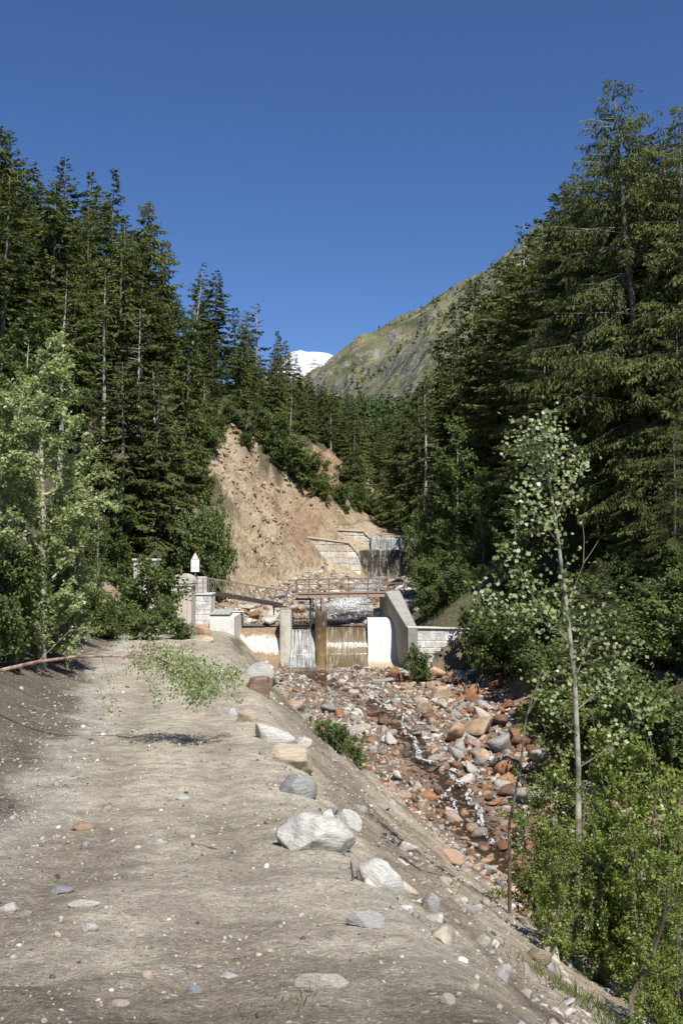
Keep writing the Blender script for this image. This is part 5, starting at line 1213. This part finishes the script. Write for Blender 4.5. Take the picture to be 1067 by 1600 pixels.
# ------------------------------------------------------------------ broadleaved trees and shrubs
def broadleaf(seed, H_, spread, stems, nleaf, lsize, mat, bark, base=0.15, limbs=16, tw=6, trunk_r=None, up=0.55, jitter=0.16, lasp=0.75, flare=0.5, sub=3):
    rng = np.random.default_rng(seed); mb = MB(); segs = []
    for sI in range(stems):
        a = rng.uniform(0, 6.28); off = flare * spread * rng.uniform(0.3, 1.0) if stems > 1 else 0.12 * spread * rng.random()
        hh = H_ * rng.uniform(0.7, 1.0) if sI else H_ * 0.97
        pts = []; wx, wy = rng.normal(0, .04, 2) * H_
        for t in np.linspace(0, 1, 8):
            pts.append(Vector((math.cos(a) * off * t ** 1.3 + wx * math.sin(t * 3.0) * .5, math.sin(a) * off * t ** 1.3 + wy * math.sin(t * 4.0) * .5, -0.25 + (hh + .25) * t)))
        r0 = (trunk_r or 0.012 * H_ + 0.012) * (1 if stems == 1 else 0.8); mb.tube(pts, [max(r0 * (1 - t) ** 0.9, 0.006) for t in np.linspace(0, 1, 8)], 6)
        for l in range(limbs):
            t = base + (1 - base) * (l + rng.random()) / limbs * 0.97; f = t * 7; i = min(int(f), 6); p0 = pts[i].lerp(pts[i + 1], f - i)
            tt = (t - base) / (1 - base); Ln = spread * (0.35 + 0.9 * math.sin(math.pi * min(tt * 0.75 + 0.22, 1))) * rng.uniform(0.55, 1.1) * (0.75 if stems > 1 else 1)
            az = rng.uniform(0, 6.28); d = Vector((math.cos(az), math.sin(az), up * rng.uniform(0.5, 1.6))).normalized()
            q = [p0]; dd = d.copy()
            for s in range(4):
                dd = (dd + Vector(rng.normal(0, .16, 3)) + Vector((0, 0, 0.06))).normalized(); q.append(q[-1] + dd * Ln / 4)
            mb.tube(q, [r0 * .38 * (1 - t * .6), r0 * .3 * (1 - t * .6), r0 * .2 * (1 - t * .6), 0.006, 0.003], 4, False)
            for k in range(4): segs.append((q[k], q[k + 1], 0.35 + 0.65 * k / 3))
            for w in range(tw):
                s = 0.25 + 0.75 * rng.random(); fi = s * 4; i2 = min(int(fi), 3); b0 = q[i2].lerp(q[i2 + 1], fi - i2)
                d2 = (dd + Vector(rng.normal(0, .75, 3))).normalized(); Lt = Ln * rng.uniform(0.22, 0.5); m1 = b0 + d2 * Lt * .5; e = m1 + (d2 + Vector((0, 0, -0.25))).normalized() * Lt * .5
                if w < sub: mb.tube([b0, m1, e], [0.006, 0.004, 0.002], 3, False)
                segs.append((b0, m1, 0.8)); segs.append((m1, e, 1.0))
    A = np.array([s[0][:] for s in segs]); B = np.array([s[1][:] for s in segs]); w = np.array([s[2] for s in segs]) * np.linalg.norm(B - A, axis=1); w /= w.sum()
    i = rng.choice(len(segs), nleaf, p=w); u_ = rng.random(nleaf); ax = unit(B[i] - A[i])
    c = A[i] + (B[i] - A[i]) * u_[:, None] + rng.normal(0, jitter * lsize * 6, (nleaf, 3)) * 0.5
    d = unit(ax * 0.5 + rng.normal(0, 0.7, (nleaf, 3)) + np.array([0, 0, -0.25])); nr_ = unit(rng.normal(0, 0.55, (nleaf, 3)) + np.array([0.1, -0.25, 0.75]))
    sd = unit(np.cross(d, nr_)); L = lsize * rng.uniform(0.65, 1.25, nleaf)
    v, f = leaf_quads(c, d, sd, L, L * lasp, 0.12, nr_)
    rad = np.clip(np.linalg.norm(c[:, :2], axis=1) / (spread * 1.3), 0, 1)
    col = np.repeat(np.clip(0.15 + 0.8 * rng.random(nleaf), 0, 1), 4)
    return dict(H=H_, trunk=mb.mesh('trunk', M[bark], True), crown=npmesh('crown', v, f, M[mat], False, np.repeat(col[:, None], 3, 1)))
BIRCH = [broadleaf(101, 9, 1.55, 1, 26000, 0.10, 'birch_leaf', 'birch_bark', 0.03, 44, 7, up=0.9), broadleaf(102, 8, 1.5, 2, 26000, 0.10, 'birch_leaf', 'birch_bark', 0.03, 32, 7, up=0.9)]
ALDER = [broadleaf(111 + k, 4, 1.15, 4, 9000, 0.062, 'alder_leaf', 'twig', 0.10, 13, 7, 0.035, 0.7, lasp=0.8) for k in range(3)]
BUSH = [broadleaf(121 + k, 3, 1.5, 6, 7500, 0.12, 'bush_leaf', 'twig', 0.05, 10, 6, 0.03, 0.6, flare=0.8) for k in range(3)]
BROAD = [broadleaf(131 + k, 10, 2.3, 2, 11000, 0.17, 'bush_leaf', 'birch_bark', 0.12, 26, 7, up=0.7) for k in range(2)]
def bl(kind, px, ytop, D, label, wide=1.0, name=None, cat='shrub', group=None, lean=(0, 0)):
    pr = kind[int(tr.integers(len(kind)))] if isinstance(kind, list) else kind
    tree_px(pr, px, ytop, D, wide=wide, label=label, name=name or 'shrub', cat=cat, group=group, zone='hand', lean=lean)
def blg(kind, px, ytop, ybase, label, wide=1.0, **k):
    g = on_ground(px, ybase, 8); bl(kind, px, ytop, g.y, label, wide, **k)
# left foreground birches
bl(BIRCH[0], 66, 520, 31, 'tall pale-leaved birch filling the left edge', 1.15, 'birch_tree', 'tree')
bl(BIRCH[1], -12, 585, 28, 'birch cut by the left picture edge', 1.2, 'birch_tree', 'tree')
bl(BIRCH[1], 108, 740, 33, 'shorter birch right of the tall pale-leaved one', 0.9, 'birch_tree', 'tree')
blg(BUSH[0], 40, 860, 1015, 'dark leafy shrub under the left birches', 1.0, group='shrubs on the left bank')
blg(BUSH[1], 110, 890, 1000, 'shrub at the foot of the shorter birch', 1.0, group='shrubs on the left bank')
blg(BUSH[2], -15, 900, 1040, 'low shrub at the left picture edge above the dark bank', 0.9, group='shrubs on the left bank')
blg(BUSH[0], 78, 850, 1008, 'shrub between the tall and the shorter birch', 1.0, group='shrubs on the left bank')
blg(BUSH[1], 5, 820, 1030, 'tallest dark shrub at the left picture edge', 0.9, group='shrubs on the left bank')
blg(BUSH[2], 138, 905, 992, 'shrub right of the shorter birch by the notice board', 1.0, group='shrubs on the left bank')
bl(BROAD[0], 15, 475, 58, 'light green broadleaf high on the left behind the birches', 1.0, 'broadleaf_tree', 'tree')
bl(BROAD[1], -30, 560, 50, 'broadleaf at the left edge above the cut birch', 1.0, 'broadleaf_tree', 'tree')
bl(BUSH[0], 222, 872, 53, 'rounded green bush left of the domed kiosk', 1.2)
bl(BUSH[1], 262, 930, 52, 'low bush touching the kiosk foot', 0.9)
bl(BUSH[2], 165, 945, 47, 'low yellow-green bush at the track end, leftmost', 1.7)
bl(BUSH[1], 190, 925, 52, 'bush behind the leftmost low yellow-green one', 1.3)
bl(BUSH[1], 285, 962, 48, 'low bush in front of the kiosk corner', 1.5)
bl(BUSH[0], 222, 955, 47.5, 'low yellow-green bush at the track end, middle', 1.8)
bl(BROAD[0], 185, 745, 72, 'light green broadleaf under the half-bare grey spruce', 0.9, 'broadleaf_tree', 'tree')
bl(BROAD[1], 150, 770, 68, 'broadleaf behind the notice board', 0.85, 'broadleaf_tree', 'tree')
bl(BUSH[1], 315, 768, 78, 'large rounded green shrub above the warning sign', 0.5)
bl(BUSH[2], 340, 790, 79, 'large green shrub right of the warning sign, against the scar', 0.45)
bl(BUSH[0], 288, 800, 76, 'shrub left of the warning sign, behind the kiosk', 0.7)
blg(BROAD[0], 398, 610, 690, 'light green broadleaf on the scar crest', 1.0, name='broadleaf_tree', cat='tree')
for q in [(352, 622, 660, 'topmost shrub on the rim of the bare scar'), (374, 640, 672, 'shrub right of the scar tip'), (338, 645, 684, 'second shrub down the left rim of the scar'), (326, 668, 708, 'third shrub down the left rim of the scar'), (311, 695, 738, 'fourth shrub down the left rim of the scar'), (303, 725, 768, 'fifth shrub down the left rim of the scar'), (316, 742, 785, 'lowest shrub on the left rim of the scar'), (388, 672, 700, 'shrub on the right rim just below the scar tip')]: blg(BUSH, q[0], q[1], q[2], q[3], 1.2, group='shrubs on the scar')
blg(BROAD[1], 322, 620, 700, 'broadleaf at the left edge of the bare scar', 1.0, name='broadleaf_tree', cat='tree')
for q in [(412, 640, 700, 'topmost dark shrub between the two bare scars'), (430, 655, 722, 'second shrub from the top between the two scars'), (450, 672, 738, 'third shrub from the top between the two scars'), (470, 695, 755, 'fourth shrub from the top between the two scars'), (490, 715, 770, 'fifth shrub from the top between the two scars'), (508, 740, 782, 'lowest shrub between the two scars'), (532, 752, 790, 'leftmost shrub of the green band under the orange scar'), (556, 755, 797, 'second shrub of the band under the orange scar'), (580, 762, 806, 'third shrub of the band under the orange scar'), (602, 772, 816, 'fourth shrub of the band under the orange scar'), (620, 780, 826, 'last shrub of the band, right above the upper fall'), (540, 787, 803, 'tiny shrub alone on the bare scree')]: blg(BUSH, q[0], q[1], q[2], q[3], 1.3, group='shrubs on the scar')
bl(BROAD[0], 672, 760, 84, 'broadleaf overhanging the right bank beside the upper fall', 0.9, 'broadleaf_tree', 'tree')
bl(BROAD[1], 650, 790, 92, 'broadleaf shading the upper fall', 0.9, 'broadleaf_tree', 'tree')
bl(BROAD[0], 715, 650, 82, 'tall broadleaf on the right bank with pale thin stems', 1.0, 'broadleaf_tree', 'tree')
bl(BROAD[1], 755, 720, 74, 'broadleaf right of the tall pale-stemmed one', 1.0, 'broadleaf_tree', 'tree')
bl(BROAD[0], 810, 780, 66, 'dark broadleaf behind the aspen crown', 1.0, 'broadleaf_tree', 'tree')
bl(BUSH[0], 652, 1006, 62.5, 'green bush growing from the bed under the wing wall', 0.95)
for q in [(668, 912, 71.5, 'shrub behind the wing wall next to the buttress'), (697, 893, 71, 'second shrub from the buttress behind the wing wall'), (724, 888, 70.5, 'third shrub from the buttress behind the wing wall'), (685, 890, 81, 'bright shrub above the low grey wall'), (722, 880, 81, 'shrub above the right end of the low grey wall'), (752, 880, 69, 'shrub over the end of the wing wall'), (762, 985, 63.5, 'shrub on the slope just below the wing wall end'), (765, 940, 65, 'shrub hanging in front of the wing wall end'), (785, 950, 60.5, 'shrub on the right bank, right of the wing wall end'), (838, 940, 57, 'dark shrub behind the aspen trunk, left'), (850, 930, 54, 'dark shrub behind the aspen trunk'), (890, 960, 50, 'dark shrub right of the aspen trunk'), (868, 1000, 48, 'shrub on top of the right earth bank'), (925, 1000, 42, 'shrub below the young bright spruce'), (970, 1050, 36, 'shrub below the eroded rock bank, left'), (1040, 1060, 34, 'shrub below the eroded rock bank, right'), (900, 1060, 38, 'shrub low on the right bank behind the aspen')]: bl(BUSH, q[0], q[1], q[2], q[3], 1.1, group='shrubs on the right bank')
und = []
for _ in range(400):
    y = float(tr.uniform(36, 104)); x = float(T_xr(y) + tr.uniform(4.6 if y < 66 else 1.5, 12)); px, py = pix(x, y, Hs(x, y))
    if not (640 < px < 1075) or any((x - a) ** 2 + (y - b) ** 2 < 2.4 ** 2 for a, b in und): continue
    und.append((x, y)); put_tree(BUSH[int(tr.integers(3))], x, y, float(tr.uniform(1.6, 3.4)), name='shrub', zone='under', cat='shrub', wide=float(tr.uniform(1.0, 1.5)))
    if len(und) >= 60: break
# near shrubs on the right
for q in [(835, 1195, 16.5, 'alder left of the aspen stem, over the stream', 1.0), (905, 1150, 17, 'alder just behind the aspen stem', 1.0), (975, 1090, 16, 'tall alder right of the aspen stem', 1.0), (1045, 1130, 13, 'alder at the right picture edge, upper', 1.0), (1000, 1240, 12, 'bright alder in the middle of the right thicket', 1.0), (1062, 1330, 10, 'alder at the right picture edge, lower', 1.0), (935, 1330, 12.5, 'alder beside the aspen foot', 0.9), (850, 1345, 15.5, 'low alder on the bank foot, leftmost of the thicket', 0.9), (1010, 1440, 9.5, 'low alder at the bottom right corner', 1.0), (1075, 1200, 16, 'alder half out of the picture at right', 1.1)]:
    bl(ALDER, q[0], q[1], q[2], q[3], q[4], 'alder_shrub', 'shrub', 'alder thicket on the right')

# ------------------------------------------------------------------ aspen sapling in front of the thicket
DA = 13.2
M['aspen_bark'] = mat_bark('aspen_bark', (0.12, 0.115, 0.085), (0.40, 0.385, 0.31), 3, (1, 1, 2))
ab_ = P(900, 1490, DA); asp = empty('aspen_tree', (ab_.x, DA, ab_.z)); tag(asp, 'slender aspen sapling with pale stem and grey-green leaves', 'tree')
ar = np.random.default_rng(303)
def addw(mb, name, mat, par): return wpart(mb, name, mat, True, parent=par)
stem = [P(px, py, DA + dd) for px, py, dd in ((893, 1640, 0), (897, 1500, 0), (903, 1350, 0), (903, 1200, .05), (897, 1060, .1), (886, 960, .1), (876, 880, .1), (870, 830, .05), (864, 790, 0), (856, 735, 0), (852, 690, -.05), (858, 655, -.05))]
addw(MB().tube(stem, [0.060, 0.048, 0.041, 0.036, 0.032, 0.028, 0.024, 0.020, 0.015, 0.010, 0.007, 0.003], 9), 'trunk', M['aspen_bark'], asp)
LO = []
def limb(pts, r):
    q = [P(a, b, DA + c) for a, b, c in pts]; addw(MB().tube(q, list(np.linspace(r * .75, 0.003, len(q))), 6), 'branch', M['twig'], asp); LO.append(bpy.context.scene.collection.objects[-1]); return q
LB = [limb([(873, 850, .05), (857, 830, -.1), (835, 800, -.3), (820, 770, -.4)], .014), limb([(868, 812, .05), (880, 780, .2), (895, 745, .4), (905, 715, .5)], .012),
      limb([(862, 790, 0), (842, 760, .2), (825, 720, .3), (812, 680, .3)], .012), limb([(858, 745, 0), (868, 715, -.2), (874, 690, -.3)], .008), limb([(855, 720, 0), (840, 690, .2), (830, 668, .2)], .007),
      limb([(884, 948, .1), (898, 915, .2), (911, 880, .3), (912, 840, .35), (908, 805, .4)], .015), limb([(911, 880, .3), (925, 860, .5), (934, 845, .6)], .007),
      limb([(892, 1010, .1), (870, 985, -.2), (848, 972, -.4), (832, 930, -.6), (812, 890, -.7), (800, 868, -.7)], .014), limb([(848, 972, -.4), (815, 962, -.7), (780, 945, -.9), (750, 930, -1.0)], .008),
      limb([(897, 1060, .1), (915, 1020, .2), (930, 985, .3), (940, 960, .3)], .012), limb([(900, 1110, .1), (935, 1080, .3), (965, 1050, .5), (980, 1010, .6)], .014),
      limb([(902, 1150, .05), (870, 1120, -.3), (850, 1080, -.5), (835, 1050, -.6)], .012), limb([(903, 1200, .05), (950, 1170, .2), (990, 1130, .4), (1010, 1100, .5)], .012)]
LV = 0.98 * np.array([(0, 0, 0), (-0.5, 0.35, 0.05), (-0.36, 0.78, 0.04), (0, 1.0, 0), (0.36, 0.78, 0.04), (0.5, 0.35, 0.05)], float) * 0.062
lm = npmesh('leaf', LV, np.array([(0, 3, 2), (0, 2, 1), (0, 5, 4), (0, 4, 3)]), M['aspen_leaf'], False, np.full((6, 3), 0.6))
lm2 = npmesh('leaf', LV * 0.85, np.array([(0, 3, 2), (0, 2, 1), (0, 5, 4), (0, 4, 3)]), M['aspen_leaf'], False, np.full((6, 3), 0.95))
lm3 = npmesh('leaf', LV * 0.9, np.array([(0, 3, 2), (0, 2, 1), (0, 5, 4), (0, 4, 3)]), M['aspen_leaf'], False, np.full((6, 3), 0.2))
def leaf_spots(q, n, spread):
    q = np.array([p[:] for p in q]); f = ar.uniform(0.25, 1.05, n) * (len(q) - 1); i = np.minimum(f.astype(int), len(q) - 2)
    return q[i] + (q[i + 1] - q[i]) * (f - i)[:, None] + ar.normal(0, spread, (n, 3))
tk_ = [c for c in asp.children if c.name.startswith('trunk')][0]
for own, q, n_ in [(tk_, stem[7:], 78)] + [(LO[k], LB[k], n_) for k, n_ in ((0, 36), (1, 34), (2, 38), (3, 16), (4, 20), (5, 4), (7, 36), (8, 24))]:
    for c in leaf_spots(q, n_, 0.085):
        o = link('leaf', (lm, lm2, lm3)[int(ar.integers(3))], own); o.location = c
        o.rotation_euler = (ar.normal(0.85, 0.5), ar.normal(0.1, 0.5), ar.normal(0, 0.9)); s_ = ar.uniform(0.75, 1.25); o.scale = (s_, s_, s_)
sp2 = np.concatenate([leaf_spots(LB[k], n, 0.13) for k, n in ((0, 150), (1, 130), (2, 150), (3, 60), (4, 70), (7, 150), (8, 90), (9, 130), (10, 200), (11, 60), (12, 180))] + [leaf_spots(stem[3:7], 260, 0.13), leaf_spots(stem[8:], 160, 0.14)])
n = len(sp2); d = unit(ar.normal(0, 0.7, (n, 3)) + np.array([0, 0, -.2])); nn = unit(ar.normal(0, 0.5, (n, 3)) + np.array([0.15, -0.6, 0.55])); L = 0.06 * ar.uniform(0.7, 1.2, n)
v, f = leaf_quads(sp2 - np.array(asp.location[:]), d, unit(np.cross(d, nn)), L, L * 0.95, 0.1, nn)
o = link('foliage', npmesh('foliage', v, f, M['aspen_leaf'], False, np.repeat(ar.random(n).repeat(4)[:, None], 3, 1)), asp); o['kind'] = 'stuff'
# bare side stems in the thicket
for k, (pts, lab) in enumerate([([(795, 1290, 15), (812, 1200, 15), (822, 1120, 15), (845, 1050, 15)], 'thin bare stem left of the aspen'), ([(985, 1560, 9.5), (1020, 1490, 9.5), (1035, 1440, 9.4), (1046, 1380, 9.3)], 'leaning grey stem in the bottom right corner'), ([(850, 1480, 14), (872, 1420, 14), (905, 1330, 13.8), (915, 1240, 13.6)], 'crooked stem left of the aspen foot')]):
    q = [P(*p) for p in pts]; g = Hs(q[0].x, q[0].y); q = [Vector((q[0].x, q[0].y, g - .1))] + q
    st_ = empty('bare_sapling', q[0]); tag(st_, lab, 'sapling', 'bare stems in the thicket')
    addw(MB().tube(q, list(np.linspace(0.03, 0.006, len(q))), 6), 'stem', M['twig'], st_)
    e = q[-2]; addw(MB().tube([e, e + Vector((0.12, 0, .22)), e + Vector((.2, .05, .5))], [0.010, .007, .003], 5), 'twig', M['twig'], st_)

# ------------------------------------------------------------------ birch stem leaning across the track
DB = 19.6
fs_ = [P(px, py, DB + dd) for px, py, dd in ((-120, 1085, .6), (-60, 1066, .4), (0, 1048, .2), (60, 1034, .1), (120, 1026, 0), (180, 1025, 0), (230, 1028, 0), (280, 1040, -.1), (325, 1056, -.1))]
fb_ = empty('leaning_birch', fs_[0]); tag(fb_, 'thin reddish birch bent low across the track with drooping leaves', 'tree')
g0 = fs_[0].copy(); g0.z = Hs(g0.x - 0.8, g0.y) - 0.2; g0.x -= 0.8
addw(MB().tube([g0] + fs_, [0.06, 0.055, 0.048, 0.042, 0.034, 0.027, 0.020, 0.014, 0.009, 0.004], 8), 'trunk', M['redstem'], fb_)
br = np.random.default_rng(404); segs = []
def twig(a, b, c, r=0.008):
    q = [P(*a), P(*b), P(*c)]; addw(MB().tube(q, [r, r * .6, .002], 4), 'branch', M['redstem'], fb_); segs.append(q)
for _ in range(34):
    t = br.uniform(0.35, 1.0); px = 120 + 220 * t; py = 1024 + 34 * max(0, (t - .5)) * 2
    ex = px + br.uniform(10, 75) * (1 if br.random() < .8 else -.4); ey = py + br.uniform(-22, 62); dd = br.uniform(-.9, .9)
    twig((px, py, DB), ((px + ex) / 2, (py + ey) / 2 - 8, DB + dd * .5), (min(ex, 372), ey, DB + dd))
twig((130, 1026, DB), (152, 1060, DB - .1), (165, 1105, DB - .2)); twig((160, 1026, DB), (172, 1070, DB), (178, 1115, DB)); twig((205, 1027, DB), (240, 1070, DB - .3), (250, 1098, DB - .3))
twig((130, 1026, DB), (190, 1000, DB + .4), (270, 985, DB + .8)); twig((60, 1034, DB), (110, 985, DB + .3), (200, 975, DB + .5)); twig((200, 1026, DB), (240, 1010, DB), (300, 1015, DB))
C = []
for q in segs:
    k = 85 if q[-1].x > P(240, 1000, DB).x else 34
    a = np.array([p[:] for p in q]); u_ = br.uniform(0.35, 1.03, k) * 2; i = np.minimum(u_.astype(int), 1); C.append(a[i] + (a[i + 1] - a[i]) * (u_ - i)[:, None] + br.normal(0, 0.07, (k, 3)))
cc = P(312, 1058, DB); m_ = 1500; C.append(np.array(cc[:]) + br.normal(0, 1, (m_, 3)) * np.array([0.30, 0.35, 0.20]))
C = np.concatenate(C); n = len(C); d = unit(br.normal(0, 0.5, (n, 3)) + np.array([0, 0, -.8])); nn = unit(br.normal(0, 0.6, (n, 3)) + np.array([0.1, -0.6, 0.5])); L = 0.052 * br.uniform(0.7, 1.3, n)
v, f = leaf_quads(C - np.array(fb_.location[:]), d, unit(np.cross(d, nn)), L, L * 0.72, 0.1, nn)
o = link('foliage', npmesh('foliage', v, f, M['birch_leaf'], False, np.repeat(br.random(n).repeat(4)[:, None], 3, 1)), fb_); o['kind'] = 'stuff'

# ------------------------------------------------------------------ eroded bank, grass, twigs on the ground
g = on_ground(1040, 1045, 20); oc = empty('rock_outcrop', g); tag(oc, 'layered tan rock outcrop overhanging on the right bank', 'rock outcrop')
for k in range(34):
    px = float(ar.uniform(990, 1080)); py = float(ar.uniform(985, 1085)) ; p = on_ground(px, py, 20); w = float(ar.uniform(0.35, 1.3)); c = np.array(((0.30, 0.235, 0.17), (0.25, 0.19, 0.135), (0.34, 0.27, 0.2), (0.22, 0.16, 0.11))[int(ar.integers(4))])
    o = link('ledge', STONE_ME[int(ar.integers(len(STONE_ME)))], oc); o.location = p - oc.location + Vector((0, 0.1, 0.08 * w)); o.scale = (w / 2, w * .45, w * float(ar.uniform(.14, .34))); o.rotation_euler = (0.1, 0.3 + float(ar.normal(0, .1)), float(ar.uniform(-.6, .6))); o.color = (*c, 1)
def grass(px, py, rx, n, h, label=None):
    g = on_ground(px, py); gr = np.random.default_rng(int(px * 7 + py))
    x = g.x + gr.normal(0, rx, n); y = g.y + gr.normal(0, rx * 1.1, n); z = H(x, y); d = unit(np.stack([gr.normal(0, .45, n), gr.normal(0, .45, n), np.ones(n)], 1)); L = h * gr.uniform(0.5, 1.2, n)
    v, f = leaf_quads(np.stack([x, y, z - .02], 1), d, perp(d, gr), L, np.maximum(L * 0.07, 0.005)); return v, f, np.repeat(gr.random(n), 4)
VV = []; FF = []; CC = []; b_ = 0
for a in [(520, 1165, .30, 420, .35), (556, 1190, .30, 360, .35), (470, 1110, .35, 300, .35), (440, 1575, .10, 34, .07), (470, 1555, .10, 30, .08), (225, 1585, .05, 14, .06), (945, 1590, .35, 300, .16), (900, 1560, .3, 240, .15), (455, 1038, .8, 300, .4), (590, 1215, .2, 120, .25), (65, 1095, .5, 200, .08), (40, 1080, .4, 160, .08), (415, 1030, .6, 260, .4), (395, 865, 1.2, 500, .6), (330, 905, 1.0, 400, .5), (150, 985, 1.2, 700, .4), (250, 990, 1.2, 600, .35), (880, 1110, 1.0, 400, .4), (800, 1060, 1.0, 400, .5), (700, 1040, 1.2, 500, .5)]:
    v, f, c = grass(*a); VV.append(v); FF.append(f + b_); CC.append(c); b_ += len(v)
o = link('grass', npmesh('grass', np.concatenate(VV), np.concatenate(FF), M['grass'], False, np.repeat(np.concatenate(CC)[:, None], 3, 1))); tag(o, 'sparse grass tufts on banks and bed', kind='stuff')
bl(BUSH[2], 520, 1140, on_ground(522, 1172).y, 'small green tuft bush on the left edge of the bed', 1.2); bl(BUSH[0], 555, 1166, on_ground(556, 1196).y, 'second small tuft bush on the left edge of the bed', 1.2)
for pts, lab in [([(552, 1378), (548, 1350)], 'upright dead twig beside the half-buried white stone'), ([(625, 1340), (655, 1362), (690, 1370)], 'dead root lying across the bank'), ([(300, 1322), (340, 1330)], 'thin dry stick on the wheel line')]:
    q = [on_ground(*p) for p in pts]
    if len(pts) == 2 and pts[0][0] > 500: q[1] = P(548, 1348, q[0].y)
    q = [p + Vector((0, 0, .015)) for p in q]; e = MB().tube(q, list(np.linspace(0.014, 0.007, len(q))), 5).build('stick', M['twig'], None, True); tag(e, lab, 'stick')

for q in [(872, 1262, 12.3, 'alder hiding the lower left of the aspen stem', 0.8), (935, 1215, 12.4, 'alder hiding the lower right of the aspen stem', 0.8)]: bl(ALDER, q[0], q[1], q[2], q[3], q[4], 'alder_shrub', 'shrub', 'alder thicket on the right')

# ------------------------------------------------------------------ labels for the ranked things
def finish_labels():
    zn = {}
    for t in trees:
        o = t['o']
        if t['label']: tag(o, t['label'], t['cat'], t['group'] or ('spruces of the valley sides' if t['zone'] == 'spruce' else None)); continue
        px, py = t['top']
        if t['zone'] == 'under':
            z = 'beside the low grey wall' if px < 730 else 'under the tall pale-stemmed broadleaf' if px < 800 else 'behind the aspen crown' if px < 900 else 'under the right-edge spruces'
            zn.setdefault(('under', z), []).append(t); continue
        if px < 560 and t['y'] < 235 and t['o'].location.x < T_xl(t['y']) + 2:
            z = 'far-left hillside' if px < 90 else 'hillside above the birches' if px < 190 else 'hillside above the kiosk' if px < 300 else 'stand by the scar crest' if px < 400 else 'ridge between the scars' if px < 480 else 'ridge above the orange scar'
        else:
            z = 'valley gap' if px < 640 else 'right slope nearest the gap' if px < 700 else 'slope behind the tall broadleaf' if px < 770 else 'slope left of the aspen' if px < 850 else 'slope above the aspen' if px < 940 else 'slope around the leaning spruce' if px < 1010 else 'right picture edge'
        tier = 'upper' if py < 360 else 'high' if py < 470 else 'middle' if py < 580 else 'low'
        zn.setdefault((z, tier, t['looks']), []).append(t)
    for key in [k for k in zn if k[0] == 'under']:
        L = sorted(zn.pop(key), key=lambda t: t['top'][0])
        for k, t in enumerate(L): tag(t['o'], f'low shrub {key[1]}, {ORD[k]} from left', 'shrub', 'low shrubs under the right spruces')
    for (z, tier, looks), L in zn.items():
        L.sort(key=lambda t: t['top'][0])
        for k, t in enumerate(L):
            w = f', {ORD[k]} from left' if len(L) > 1 else ''
            tag(t['o'], f'{looks}, {tier} tier, {z}{w}', 'tree', 'spruces of the valley sides')
    zn = {}
    CW = {'rust': 'rust-orange', 'brown': 'dark brown', 'grey': 'grey', 'pale': 'pale cream', 'tan': 'tan', 'pink': 'pinkish', 'dark': 'dark'}
    for r in rock_things: zn.setdefault((CW[r['c']], r['s'], r['zone']), []).append(r)
    for (c, s, z), L in zn.items():
        L.sort(key=lambda r: -r['app'])
        for k, r in enumerate(L):
            w = '' if len(L) == 1 else 'largest ' if k == 0 else ORD[k] + ' largest '
            tag(r['o'], f'{w}{c} {s} rock {z}', 'rock', r['group'])
finish_labels()
